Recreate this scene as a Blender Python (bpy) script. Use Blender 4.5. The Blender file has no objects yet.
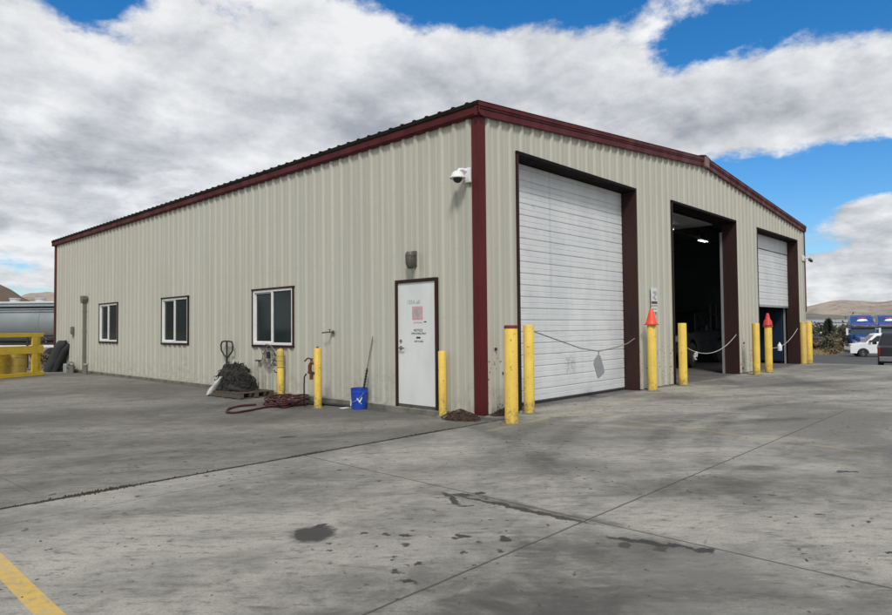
import bpy, math, random
from math import sin, cos, pi, radians, sqrt, exp, tan, atan2
from mathutils import Vector, Matrix, noise as mnoise

S = bpy.context.scene
COL = S.collection
rng = random.Random(7)

# ------------------------------------------------------------------ helpers
class MB:
    """collects shapes into one mesh"""
    def __init__(s):
        s.v = []; s.f = []; s.sm = []; s.mi = []
    def add(s, vs, fs, smooth=False, mi=0):
        o = len(s.v)
        s.v += [tuple(p) for p in vs]
        for f in fs:
            s.f.append([o + i for i in f]); s.sm.append(smooth); s.mi.append(mi)
    def box(s, x0, x1, y0, y1, z0, z1, M=None, mi=0):
        vs = [Vector((x, y, z)) for z in (z0, z1) for y in (y0, y1) for x in (x0, x1)]
        if M is not None: vs = [M @ v for v in vs]
        s.add(vs, [(0, 2, 3, 1), (4, 5, 7, 6), (0, 1, 5, 4), (2, 6, 7, 3), (0, 4, 6, 2), (1, 3, 7, 5)], mi=mi)
    def cyl(s, a, b, r0, r1=None, n=16, caps=True, mi=0):
        r1 = r0 if r1 is None else r1
        a, b = Vector(a), Vector(b); d = (b - a).normalized()
        u = d.orthogonal().normalized(); w = d.cross(u)
        vs = []
        for p, r in ((a, r0), (b, r1)):
            vs += [p + (u * cos(2 * pi * i / n) + w * sin(2 * pi * i / n)) * r for i in range(n)]
        s.add(vs, [(i, (i + 1) % n, n + (i + 1) % n, n + i) for i in range(n)], True, mi)
        if caps:
            s.add(vs[:n], [list(range(n))[::-1]], mi=mi); s.add(vs[n:], [list(range(n))], mi=mi)
    def tube(s, pts, r, n=8, closed=False, mi=0):
        pts = [Vector(p) for p in pts]; m = len(pts); vs = []
        up = None
        for i, p in enumerate(pts):
            if closed: t = pts[(i + 1) % m] - pts[i - 1]
            else: t = pts[min(i + 1, m - 1)] - pts[max(i - 1, 0)]
            t.normalize()
            if up is None: up = t.orthogonal().normalized()
            up = (up - t * up.dot(t))
            up = up.normalized() if up.length > 1e-6 else t.orthogonal().normalized()
            w = t.cross(up)
            rr = r[i] if isinstance(r, (list, tuple)) else r
            vs += [p + (up * cos(2 * pi * k / n) + w * sin(2 * pi * k / n)) * rr for k in range(n)]
        fs = []
        for i in range(m if closed else m - 1):
            j = (i + 1) % m
            fs += [(i * n + k, i * n + (k + 1) % n, j * n + (k + 1) % n, j * n + k) for k in range(n)]
        s.add(vs, fs, True, mi)
        if not closed:
            s.add(vs[:n], [list(range(n))[::-1]], mi=mi); s.add(vs[-n:], [list(range(n))], mi=mi)
    def lathe(s, prof, org=(0, 0, 0), n=24, M=None, smooth=True, mi=0):
        o = Vector(org); vs = []
        for r, z in prof:
            for k in range(n):
                p = Vector((r * cos(2 * pi * k / n), r * sin(2 * pi * k / n), z))
                if M is not None: p = M @ p
                vs.append(o + p)
        fs = []
        for i in range(len(prof) - 1):
            fs += [(i * n + k, i * n + (k + 1) % n, (i + 1) * n + (k + 1) % n, (i + 1) * n + k) for k in range(n)]
        s.add(vs, fs, smooth, mi)
    def prism(s, poly, fn, a, b, mi=0):
        """poly 2-D outline; fn(u, v, w) -> point; extruded from w=a to w=b"""
        n = len(poly)
        vs = [fn(u, v, a) for u, v in poly] + [fn(u, v, b) for u, v in poly]
        s.add(vs, [(i, (i + 1) % n, n + (i + 1) % n, n + i) for i in range(n)] + [list(range(n))[::-1], list(range(n, 2 * n))], mi=mi)
    def build(s, name, mat, parent=None, bevel=0, seg=2, solid=0):
        me = bpy.data.meshes.new(name)
        me.from_pydata(s.v, [], s.f)
        me.polygons.foreach_set('use_smooth', s.sm)
        me.polygons.foreach_set('material_index', s.mi)
        for m in (mat if isinstance(mat, (list, tuple)) else [mat]): me.materials.append(m)
        me.update()
        if any(s.sm): me.set_sharp_from_angle(angle=radians(42))
        o = bpy.data.objects.new(name, me); COL.objects.link(o)
        if parent is not None: o.parent = parent
        if bevel:
            b = o.modifiers.new('edge', 'BEVEL'); b.width = bevel; b.segments = seg; b.limit_method = 'ANGLE'; b.angle_limit = radians(35)
        if solid:
            b = o.modifiers.new('thick', 'SOLIDIFY'); b.thickness = solid; b.offset = 0
        return o

def tag(o, label=None, cat=None, group=None, kind=None):
    if label: o['label'] = label
    if cat: o['category'] = cat
    if group: o['group'] = group
    if kind: o['kind'] = kind
    return o
def thing(name, label, cat, loc=(0, 0, 0), rz=0, group=None):
    o = bpy.data.objects.new(name, None); COL.objects.link(o)
    o.location = loc; o.rotation_euler = (0, 0, rz); o.empty_display_size = .1
    return tag(o, label, cat, group)

# ------------------------------------------------------------------ node helpers
class NT:
    def __init__(s, tree): s.t = tree; s.n = tree.nodes; s.l = tree.links
    def sock(s, inp, v):
        if hasattr(v, 'is_output') or isinstance(v, bpy.types.NodeSocket): s.l.new(v, inp)
        else:
            try: inp.default_value = v
            except Exception: inp.default_value = (*v, 1)
    def m(s, op, a, b=0, c=None, clamp=False):
        n = s.n.new('ShaderNodeMath'); n.operation = op; n.use_clamp = clamp
        s.sock(n.inputs[0], a); s.sock(n.inputs[1], b)
        if c is not None: s.sock(n.inputs[2], c)
        return n.outputs[0]
    def vm(s, op, a, b=(0, 0, 0)):
        n = s.n.new('ShaderNodeVectorMath'); n.operation = op
        s.sock(n.inputs[0], a); s.sock(n.inputs[1], b)
        return n.outputs['Value'] if op in ('DOT_PRODUCT', 'LENGTH') else n.outputs[0]
    def noise(s, vec, scale, detail=4, rough=.55, dist=0):
        n = s.n.new('ShaderNodeTexNoise'); s.l.new(vec, n.inputs['Vector'])
        n.inputs['Scale'].default_value = scale; n.inputs['Detail'].default_value = detail
        n.inputs['Roughness'].default_value = rough; n.inputs['Distortion'].default_value = dist
        return n.outputs['Fac']
    def mr(s, v, a, b, c=0, d=1, smooth=True):
        n = s.n.new('ShaderNodeMapRange'); n.interpolation_type = 'SMOOTHSTEP' if smooth else 'LINEAR'
        s.sock(n.inputs['Value'], v)
        for k, x in zip(('From Min', 'From Max', 'To Min', 'To Max'), (a, b, c, d)): s.sock(n.inputs[k], x)
        return n.outputs[0]
    def mix(s, f, a, b, mode='MIX'):
        n = s.n.new('ShaderNodeMix'); n.data_type = 'RGBA'; n.blend_type = mode
        s.sock(n.inputs[0], f); s.sock(n.inputs[6], a if not isinstance(a, tuple) else (*a[:3], 1)); s.sock(n.inputs[7], b if not isinstance(b, tuple) else (*b[:3], 1))
        return n.outputs[2]
    def mapping(s, vec, scale=(1, 1, 1), rot=(0, 0, 0), loc=(0, 0, 0)):
        n = s.n.new('ShaderNodeMapping'); s.l.new(vec, n.inputs[0])
        n.inputs['Scale'].default_value = scale; n.inputs['Rotation'].default_value = rot; n.inputs['Location'].default_value = loc
        return n.outputs[0]
    def bump(s, h, strength=.3, dist=.01):
        n = s.n.new('ShaderNodeBump'); n.inputs['Strength'].default_value = strength; n.inputs['Distance'].default_value = dist
        s.l.new(h, n.inputs['Height']); return n.outputs[0]

def newmat(name):
    m = bpy.data.materials.new(name); m.use_nodes = True
    t = NT(m.node_tree); b = t.n['Principled BSDF']
    co = t.n.new('ShaderNodeTexCoord').outputs['Object']
    ge = t.n.new('ShaderNodeNewGeometry').outputs['Position']
    return m, t, b, co, ge
def pmat(name, c1, c2=None, scale=6, rough=.6, metal=0, bump=0, bscale=40, stretch=(1, 1, 1), spots=None, sscale=9, samt=.35, spec=.5, world=False, rvar=.15):
    """noise-varied paint / metal / wood, with optional worn spots of another colour"""
    m, t, b, co, ge = newmat(name)
    v = t.mapping(ge if world else co, stretch)
    c2 = c2 or tuple(x * .78 for x in c1)
    n = t.noise(v, scale, 5, .6)
    f = t.mr(n, .3, .7)
    col = t.mix(f, c1, c2)
    if spots:
        sp = t.mr(t.noise(v, sscale, 6, .7), .5 + .25 * (1 - samt), .58 + .25 * (1 - samt))
        col = t.mix(sp, col, spots)
    t.l.new(col, b.inputs['Base Color'])
    t.l.new(t.mr(n, .2, .8, max(.05, rough - rvar), min(1, rough + rvar)), b.inputs['Roughness'])
    b.inputs['Metallic'].default_value = metal
    b.inputs['Specular IOR Level'].default_value = spec
    if bump: t.l.new(t.bump(t.noise(v, bscale, 4, .6), bump, .01), b.inputs['Normal'])
    return m

# ------------------------------------------------------------------ materials
M_header_shade = pmat('shaded_header', (.014, .009, .01), (.01, .008, .008), 3, .8, spec=.1)  # maroon header coloured near-black to carry the shade under it
def wall_material():
    m, t, b, co, ge = newmat('beige_siding')
    n1 = t.noise(t.mapping(ge, (2.2, 2.2, .12)), 1.6, 5, .6)
    n2 = t.noise(ge, .35, 3, .5)
    n3 = t.noise(t.mapping(ge, (6, 6, .35)), 3, 4, .65)
    col = t.mix(t.mr(n1, .32, .7), (.485, .48, .40), (.42, .413, .345))
    col = t.mix(t.mr(n2, .35, .7, 0, .5), col, (.47, .47, .41))
    col = t.mix(t.mr(n3, .6, .78, 0, .22), col, (.34, .325, .265))
    # panel-to-panel tone: every third rib a lap joint
    sep = t.n.new('ShaderNodeSeparateXYZ'); t.l.new(ge, sep.inputs[0])
    x, y, z = sep.outputs
    pan = t.m('FLOOR', t.m('DIVIDE', t.m('ADD', x, y), .9144))
    wn = t.n.new('ShaderNodeTexWhiteNoise'); wn.noise_dimensions = '1D'; t.l.new(pan, wn.inputs['W'])
    col = t.mix(t.mr(wn.outputs[0], 0, 1, 0, .12, False), col, (.42, .42, .37))
    # splashes of dirt and chipped paint with ragged shapes low on the walls
    low = t.mr(t.m('ADD', z, t.mr(t.noise(ge, 1.3, 4, .6), .2, .8, -.5, .5)), .15, .75, 1, 0)
    dirt = t.m('MULTIPLY', low, t.mr(t.noise(ge, 7, 6, .7), .42, .68))
    col = t.mix(t.m('MULTIPLY', dirt, .38), col, (.22, .2, .16))
    # screw rows on the girts
    sz = t.m('ABSOLUTE', t.m('SUBTRACT', t.m('FRACT', t.m('DIVIDE', t.m('ADD', z, .12), 1.12)), .5)); st = t.m('ABSOLUTE', t.m('SUBTRACT', t.m('FRACT', t.m('ADD', t.m('DIVIDE', t.m('ADD', x, y), .3048), .03)), .5))
    scr = t.m('MULTIPLY', t.mr(sz, .008, .012, 1, 0), t.mr(st, .03, .045, 1, 0))
    col = t.mix(t.m('MULTIPLY', scr, .1), col, (.2, .19, .16))
    vor = t.n.new('ShaderNodeTexVoronoi'); vor.inputs['Scale'].default_value = 15; t.l.new(ge, vor.inputs['Vector'])
    keep = t.mr(t.noise(ge, 3.2, 4, .6), .46, .54)
    near = t.m('MULTIPLY', t.mr(z, .75, 1.15, 1, 0), t.m('MULTIPLY', t.mr(y, -.2, .02, 0, 1), t.mr(y, .02, .12, 1, 0)))
    chip = t.m('MULTIPLY', t.m('MULTIPLY', t.mr(vor.outputs['Distance'], .2, .34, 1, 0), keep), near)
    col = t.mix(t.m('MULTIPLY', chip, .8), col, (.1, .08, .055))
    t.l.new(col, b.inputs['Base Color'])
    b.inputs['Roughness'].default_value = .52
    t.l.new(t.bump(t.noise(ge, 1.8, 3, .5), .25, .02), b.inputs['Normal'])
    return m

def concrete(name, light, dark, stains_shade, lines=(), wet=(), lot=0., seam=None, yellow=(), arcs=()):
    m, t, b, co, ge = newmat(name)
    sep = t.n.new('ShaderNodeSeparateXYZ'); t.l.new(ge, sep.inputs[0]); x, y, z = sep.outputs
    rot = radians(46.5)
    big = t.noise(t.mapping(ge, (1, 1, 1), (0, 0, rot)), .28, 5, .6)
    gr = t.mapping(ge, (1, 1, 1), (0, 0, rot))
    diag = t.noise(t.mapping(gr, (.4, 2.6, 1)), 1.1, 7, .66, .4)
    alongx = t.noise(t.mapping(t.mapping(ge, (1, 1, 1), (0, 0, radians(14))), (.16, 2.0, 1)), 1.0, 6, .64, .3)
    speck = t.noise(t.mapping(gr, (.6, 1.6, 1)), 11, 9, .78, .3)
    fine = t.noise(ge, 60, 4, .7)
    mid = t.noise(ge, 3.2, 6, .68, .5)
    grain = t.noise(ge, 420, 2, .6)
    f = t.mr(t.m('ADD', t.m('MULTIPLY', big, .55), t.m('ADD', t.m('MULTIPLY', diag, .3), t.m('MULTIPLY', alongx, .15))), .38, .62)
    col = t.mix(f, light, dark)
    col = t.mix(t.mr(mid, .45, .75, 0, .5), col, tuple(c * .78 for c in dark))
    col = t.mix(t.mr(diag, .52, .72, 0, .42), col, tuple(c * .62 for c in dark))
    col = t.mix(t.mr(alongx, .5, .7, 0, .38), col, tuple(c * .7 for c in dark))
    col = t.mix(t.mr(t.noise(t.mapping(gr, (.5, 7, 1)), 1.6, 6, .7), .52, .75, 0, .35), col, tuple(min(1, c * 1.22) for c in light))
    col = t.mix(t.mr(fine, .42, .72, 0, .5), col, tuple(c * .55 for c in dark))
    col = t.mix(t.mr(grain, .4, .7, 0, .25), col, tuple(min(1, c * 1.2) for c in light))
    col = t.mix(t.mr(speck, .5, .66, 0, .7), col, tuple(c * .45 for c in dark))
    col = t.mix(t.mr(speck, .46, .34, 0, .45), col, tuple(min(1, c * 1.15) for c in light))
    col = t.mix(t.mr(t.noise(gr, .3, 6, .66), .47, .6, 0, .62), col, tuple(c * .66 for c in dark))
    # small oil drips: cells, kept where a slow noise says traffic stops
    warp = t.vm('ADD', ge, t.vm('SCALE', (0, 0, 0)))
    nz = t.n.new('ShaderNodeTexNoise'); nz.inputs['Scale'].default_value = 9; nz.inputs['Detail'].default_value = 4; t.l.new(ge, nz.inputs['Vector'])
    off = t.n.new('ShaderNodeVectorMath'); off.operation = 'SCALE'; t.l.new(t.vm('SUBTRACT', nz.outputs['Color'], (.5, .5, .5)), off.inputs[0]); off.inputs['Scale'].default_value = .14
    nz2 = t.n.new('ShaderNodeTexNoise'); nz2.inputs['Scale'].default_value = 38; nz2.inputs['Detail'].default_value = 4; t.l.new(ge, nz2.inputs['Vector'])
    off2 = t.n.new('ShaderNodeVectorMath'); off2.operation = 'SCALE'; t.l.new(t.vm('SUBTRACT', nz2.outputs['Color'], (.5, .5, .5)), off2.inputs[0]); off2.inputs['Scale'].default_value = .06
    wv = t.vm('ADD', t.vm('ADD', ge, off.outputs[0]), off2.outputs[0])
    for sc, rad, thr in ((2.1, .1, .56), (5, .16, .54), (11, .22, .5)):
        vo = t.n.new('ShaderNodeTexVoronoi'); vo.inputs['Scale'].default_value = sc; t.l.new(t.mapping(wv, (1, 1, 0)), vo.inputs['Vector'])
        sc2 = t.n.new('ShaderNodeSeparateColor'); t.l.new(vo.outputs['Color'], sc2.inputs[0])
        r = t.m('MULTIPLY', sc2.outputs[0], rad)
        sp = t.m('MULTIPLY', t.mr(t.m('SUBTRACT', vo.outputs['Distance'], r), -.02, .02, 1, 0), t.mr(t.m('ADD', t.noise(ge, .5, 3, .5), t.m('MULTIPLY', sc2.outputs[1], .12)), thr, thr + .08))
        col = t.mix(t.m('MULTIPLY', sp, .9), col, (.035, .033, .03))
    sx = t.n.new('ShaderNodeSeparateXYZ'); t.l.new(wv, sx.inputs[0]); wx, wy, _ = sx.outputs
    for (ax_, ay_, R_, w_, am_) in arcs:
        d = t.m('ABSOLUTE', t.m('SUBTRACT', t.m('SQRT', t.m('ADD', t.m('POWER', t.m('ABSOLUTE', t.m('SUBTRACT', wx, ax_)), 2), t.m('POWER', t.m('ABSOLUTE', t.m('SUBTRACT', wy, ay_)), 2))), R_))
        k = t.m('MULTIPLY', t.mr(d, w_ * .4, w_ * 1.3, am_, 0), t.m('MULTIPLY', t.mr(speck, .36, .6, .2, 1), t.mr(big, .4, .6, .2, 1)))
        col = t.mix(k, col, (.055, .053, .05))
    ve = t.n.new('ShaderNodeTexVoronoi'); ve.feature = 'DISTANCE_TO_EDGE'; ve.inputs['Scale'].default_value = .3
    cw = t.n.new('ShaderNodeVectorMath'); cw.operation = 'SCALE'; t.l.new(t.vm('SUBTRACT', nz.outputs['Color'], (.5, .5, .5)), cw.inputs[0]); cw.inputs['Scale'].default_value = .5
    t.l.new(t.mapping(t.vm('ADD', ge, cw.outputs[0]), (1, 1, 0)), ve.inputs['Vector'])
    crk = t.m('MULTIPLY', t.mr(ve.outputs['Distance'], .0008, .0022, 1, 0), t.mr(t.noise(ge, .45, 2, .5), .52, .6))
    col = t.mix(t.m('MULTIPLY', crk, .6), col, (.07, .065, .06))
    rough = .88
    ro = None
    for (cx, cy, rx, ry, ang, amt) in stains_shade:  # oil and dirt stains, plus contact shade painted at object feet
        if amt > .9 and rx < .14: rx *= .72; ry *= .72
        ca, sa = cos(ang), sin(ang)
        dx = t.m('SUBTRACT', wx, cx); dy = t.m('SUBTRACT', wy, cy)
        u = t.m('DIVIDE', t.m('ADD', t.m('MULTIPLY', dx, ca), t.m('MULTIPLY', dy, sa)), rx)
        v = t.m('DIVIDE', t.m('SUBTRACT', t.m('MULTIPLY', dy, ca), t.m('MULTIPLY', dx, sa)), ry)
        d = t.m('SQRT', t.m('ADD', t.m('MULTIPLY', u, u), t.m('MULTIPLY', v, v)))
        soft = .22 if amt > .8 else .5
        k = t.mr(d, 1 - soft, 1 + soft, amt, 0)
        if amt <= .8: k = t.m('MULTIPLY', k, t.mr(mid, .3, .7, .35, 1.1))
        col = t.mix(k, col, (.028, .027, .026) if amt > .8 else (.075, .072, .067))
        if amt > .8: ro = k if ro is None else t.m('MAXIMUM', ro, k)
    for (ax, c, w, a0, a1, c2, amt) in lines:     # joints, painted lines and contact shade along wall feet: |coord - c| < w between a0 and a1
        p, q = (x, y) if ax == 'x' else (y, x)
        jig = t.m('MULTIPLY', t.m('SUBTRACT', t.noise(ge, 6, 3, .6), .5), w * 1.6 if amt < 1.5 else 0)
        d = t.m('ABSOLUTE', t.m('ADD', t.m('SUBTRACT', p, c), jig))
        k = t.m('MULTIPLY', t.mr(d, w * .6, w * 1.3, 1, 0), t.m('MULTIPLY', t.mr(q, a0, a0 + .05), t.mr(q, a1 - .05, a1, 1, 0)))
        col = t.mix(t.m('MULTIPLY', k, amt), col, c2)
    for (x0, y0, x1, y1, w, c2, amt) in yellow:
        L = sqrt((x1 - x0) ** 2 + (y1 - y0) ** 2); ux, uy = (x1 - x0) / L, (y1 - y0) / L
        dx = t.m('SUBTRACT', x, x0); dy = t.m('SUBTRACT', y, y0)
        al = t.m('ADD', t.m('MULTIPLY', dx, ux), t.m('MULTIPLY', dy, uy))
        ac = t.m('ABSOLUTE', t.m('SUBTRACT', t.m('MULTIPLY', dy, ux), t.m('MULTIPLY', dx, uy)))
        wear = t.mr(t.noise(ge, 14, 6, .7), .3, .62, .25 if amt < .5 else .35, 1)
        k = t.m('MULTIPLY', t.m('MULTIPLY', t.mr(ac, w * .94, w * 1.06, 1, 0), t.m('MULTIPLY', t.mr(al, 0, .02), t.mr(al, L - .02, L, 1, 0))), wear)
        col = t.mix(t.m('MULTIPLY', k, amt), col, c2)
    t.l.new(col, b.inputs['Base Color'])
    if ro is not None: t.l.new(t.m('SUBTRACT', rough, t.m('MULTIPLY', ro, .4)), b.inputs['Roughness'])
    else: b.inputs['Roughness'].default_value = rough
    b.inputs['Specular IOR Level'].default_value = .35
    h = t.m('ADD', t.m('MULTIPLY', fine, .6), t.m('MULTIPLY', grain, .5))
    t.l.new(t.bump(h, .35, .006), b.inputs['Normal'])
    return m

JOINT = (.06, .055, .048)
apron_stains_shade = [(-5.14, -2.86, .15, .17, -.8, .95), (-5.0, -2.76, .07, .06, -.8, .95), (-5.45, -4.3, .8, .5, -.8, .7), (-5.0, -4.75, .5, .35, -.8, .6), (-4.2, -2.6, 1.0, .5, -.8, .35), (-3.0, -3.0, 1.0, .5, -.8, .3), (-4.6, -3.2, .5, .5, 0, .35), (-3.72, -2.95, .06, .14, .6, .96), (-3.58, -3.02, .05, .08, 0, .96), (-3.85, -4.75, .09, .07, 0, .96), (-3.7, -4.95, .07, .09, .5, .96), (-3.95, -4.55, .08, .06, .4, .96), (-4.35, -3.9, .05, .06, 0, .96), (-4.55, -4.02, .04, .04, 0, .96),
    (-3.72, -3.05, .07, .16, .5, .8), (-3.66, -3.35, .08, .28, .05, .78), (-3.68, -3.72, .06, .35, .03, .75), (-3.62, -4.1, .07, .4, .05, .6),
    (-3.9, -4.62, .14, .22, .4, .72), (-3.76, -4.82, .1, .13, .2, .7), (-4.05, -4.5, .3, .42, .6, .45), (-4.62, -4.15, .35, .6, .8, .4),
    (-5.25, -4.75, .62, .4, -.7, .66), (-6.0, -3.2, .45, .8, .8, .32), (1.9, -3.3, .9, .16, -.6, .75), (2.6, -3.6, .5, .12, -.7, .75), (1.3, -2.5, .7, .14, -.6, .35),
    (-1.08, -4.43, .12, .2, .8, .72), (-.7, -5.12, .05, .16, .8, .95), (.6, -4.36, .1, .22, .8, .6), (2.9, -.15, .3, .1, 0, .8), (3.7, -.05, .22, .07, 0, .7),
    (-5.27, -3.95, .035, .05, 0, .97), (-4.75, -3.35, .05, .06, .3, .95), (-5.05, -3.78, .03, .04, 0, .95), (-4.5, -3.65, .05, .06, 0, .95), (-4.9, -3.1, .03, .03, 0, .95),
    (5.6, -2.2, 1.6, .2, -.5, .5), (9.0, -2.1, 1.8, .3, -.3, .5), (11.5, -3.4, 2.5, .35, -.4, .55), (14.8, -1.6, 1.8, .25, -.1, .55), (14.5, -4, 2.5, .4, -.2, .5), (8.9, .2, 1.2, .35, 0, .65), (15.2, .1, 1.5, .4, 0, .6),
    (-2.6, -2.3, .55, .3, -.7, .32), (-3.3, -1.8, .6, .3, -.6, .3), (-4.6, -1.6, .5, .8, .8, .35), (-2.1, -3.2, .9, .3, -.8, .3)]
apron_stains_shade += [(-3.73, -3.55, .05, .85, .04, .93), (-3.86, -2.95, .05, .3, -.5, .93), (-3.8, -4.65, .05, .4, .3, .93), (-3.95, -3.2, .04, .1, .9, .93)] + [(x, y, .2, .17, 0, .62) for x, y in ((-.34, -.86), (.78, -.36), (5.31, -.3), (6.92, -.28), (11.2, -.53), (12.36, -.5), (17.74, -.22))] + [(-1.6, -5.2, 1.6, .5, -.8, .5), (.8, -5.6, 1.8, .5, -.8, .5), (-2.2, -4.2, .9, .3, -.6, .45), (-4.0, -1.5, .6, .25, -.8, .4)]  # small ellipses at bollard feet are contact shade put into the colour
M_apron = concrete('apron_concrete', (.40, .384, .332), (.2, .196, .18), apron_stains_shade,
    lines=[('y', .02, .13, .1, 18, (.08, .075, .065), .55), ('y', -.51, .016, -34, 0, (.05, .046, .04), .8), ('x', -3.63, .009, -9, -.5, JOINT, .85), ('y', -4.09, .009, -7.6, 4.3, JOINT, .85), ('y', -1.02, .008, -9, -2.2, JOINT, .55),  # first strip paints contact shade along the gable wall foot
           ('x', 4.35, .01, -12, -.5, JOINT, .6), ('x', 11, .01, -12, -.5, JOINT, .5), ('y', -8, .01, -3, 18, JOINT, .6)],
    arcs=[(-9, 3, 7.2, .13, .5), (-9, 3, 8.9, .13, .45), (4, -14, 11.2, .16, .5), (4, -14, 12.9, .16, .45), (2, -9, 6.4, .14, .5), (2, -9, 8.1, .14, .4), (14, -9, 8.2, .2, .5), (14, -9, 9.9, .2, .45), (-14, -12, 11.8, .12, .4), (-14, -12, 13.4, .12, .4)],
    yellow=[(-6.745, -1.2, -6.745, -6.6, .055, (.60, .40, .08), .95), (1.2, -.95, .5, -5.2, .06, (.55, .4, .16), .2), (-1.05, -.99, 4.6, -.7, .06, (.55, .42, .2), .2), (-.2, -.3, .75, -3.0, .06, (.5, .4, .2), .18)])
M_slab = concrete('slab_concrete', (.265, .254, .217), (.142, .138, .121),
    [(-4.6, 1.0, 1.5, .35, -.6, .55), (-3.7, 1.7, 1.6, .45, -.7, .5), (-2.6, .6, .9, .25, -.5, .45), (-6, 3.5, 2.6, 1.0, -.7, .45), (-4.0, 5.0, 2.4, .8, -.6, .4), (-2.9, .95, .12, .07, -.7, .85),
     (-1.8, 8.2, 1.4, .4, -.7, .4), (-.5, 12.6, .25, .14, -.7, .8), (-1.2, 14.4, .3, .14, -.7, .8), (-3.2, .35, .5, .16, -.5, .6), (-.95, 4.4, .9, .5, -.4, .4), (-.5, 1.6, .4, .9, 0, .45), (-5.8, .25, .5, .2, 0, .4), (-.14, 5.52, .16, .14, 0, .6), (-.63, 3.47, .17, .15, 0, .6), (-.14, .7, .16, .15, 0, .6), (-.2, 2.78, .24, .22, 0, .6), (-.5, 6.6, .8, .8, 0, .5), (-.6, 4.6, .8, .8, 0, .4)],  # closing ellipses paint contact shade under bollards, bucket, pallet and hose
    arcs=[(-9, 14, 11.5, .2, .5), (-9, 14, 13.2, .2, .5), (-12, -6, 9.2, .16, .4), (-12, -6, 10.9, .16, .4)],
    lines=[('x', -.05, .16, -.5, 22, (.07, .066, .058), .6), ('y', 6.1, .008, -30, 0, JOINT, .4), ('x', -6.1, .009, 0, 22, JOINT, .4)])  # strip at the side wall foot is shade put into the colour
M_asphalt = pmat('asphalt', (.07, .068, .066), (.05, .05, .049), .6, .9, bump=.4, bscale=90, world=True, spots=(.1, .095, .085), sscale=.8, samt=.5)
M_earth = pmat('dry_earth', (.23, .185, .12), (.13, .115, .075), .09, .95, bump=.3, bscale=3, world=True, spots=(.09, .085, .05), sscale=.3, samt=.5)
M_wall = wall_material()
M_maroon = pmat('maroon_trim', (.105, .014, .016), (.072, .012, .013), 3, .5, spec=.2, stretch=(1, 1, .2), world=True, spots=(.17, .075, .065), sscale=5, samt=.1)
M_maroon_old = pmat('faded_maroon', (.042, .019, .017), (.028, .015, .013), 3, .65, spec=.2, stretch=(1, 1, .25), world=True, spots=(.1, .06, .055), sscale=6, samt=.25)
M_roof = pmat('dark_roof_metal', (.014, .01, .01), (.01, .008, .008), 2, .75, spec=.12, world=True)
M_white_frame = pmat('white_vinyl', (.78, .78, .76), (.7, .7, .68), 4, .4, world=True)
M_glass = pmat('window_glass', (.010, .021, .022), (.02, .032, .032), .9, .06, world=True, rvar=.03, spec=.16)
M_door_white = pmat('white_door_paint', (.72, .735, .715), (.62, .65, .63), 1.6, .45, stretch=(1, 1, .5), world=True, spots=(.5, .47, .4), sscale=5, samt=.2)
def shutter_material():
    m, t, b, co, ge = newmat('white_shutter')
    sep = t.n.new('ShaderNodeSeparateXYZ'); t.l.new(ge, sep.inputs[0]); x, y, z = sep.outputs
    n = t.noise(t.mapping(ge, (1.2, 1, .5)), 1.5, 5, .6)
    col = t.mix(t.mr(n, .3, .7), (.70, .715, .72), (.60, .62, .63))
    st = t.noise(t.mapping(ge, (.8, 1, 9)), 2.2, 5, .65)
    col = t.mix(t.mr(st, .56, .74, 0, .5), col, (.42, .43, .44))
    ve = t.noise(t.mapping(ge, (7, 1, .3)), 1.5, 4, .6)
    col = t.mix(t.mr(ve, .55, .75, 0, .35), col, (.5, .5, .5))
    dx = t.m('ABSOLUTE', t.m('SUBTRACT', x, 2.42)); sm = t.m('MULTIPLY', t.mr(dx, .02, .05, .35, 0), t.mr(z, 1.8, 2.4))
    col = t.mix(sm, col, (.4, .41, .42))
    # scuffed marks beside the hanging plate
    k = t.m('MULTIPLY', t.m('MULTIPLY', t.mr(t.m('ABSOLUTE', t.m('SUBTRACT', x, 3.05)), .12, .22, 1, 0), t.mr(t.m('ABSOLUTE', t.m('SUBTRACT', z, .66)), .1, .24, 1, 0)), t.mr(t.noise(ge, 14, 4, .7), .42, .6))
    col = t.mix(t.m('MULTIPLY', k, .55), col, (.28, .28, .28))
    k2 = t.m('MULTIPLY', t.mr(t.noise(t.mapping(ge, (1, 1, 3)), 3.5, 4, .7), .6, .72), t.mr(t.m('ABSOLUTE', t.m('SUBTRACT', z, 3.75)), .1, .4, .7, 0))
    col = t.mix(k2, col, (.33, .33, .33))
    t.l.new(col, b.inputs['Base Color']); b.inputs['Roughness'].default_value = .5
    return m
M_shutter = shutter_material()
M_seal = pmat('black_rubber', (.02, .02, .02), (.03, .03, .03), 8, .8)
M_galv = pmat('galvanised_steel', (.55, .56, .57), (.42, .43, .44), 8, .4, .6)
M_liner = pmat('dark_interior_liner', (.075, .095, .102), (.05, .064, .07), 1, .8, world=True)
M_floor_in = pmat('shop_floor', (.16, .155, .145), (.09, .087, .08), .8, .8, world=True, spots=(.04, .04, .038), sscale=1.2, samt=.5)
M_kerb = pmat('weathered_kerb_concrete', (.2, .19, .155), (.1, .098, .078), 3, .9, bump=.5, bscale=20, world=True, spots=(.05, .05, .035), sscale=6, samt=.5)
M_yellow = pmat('yellow_post_paint', (.76, .50, .05), (.68, .44, .06), 3, .5, bump=.08, bscale=30, spots=(.5, .36, .12), sscale=9, samt=.25)
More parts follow.
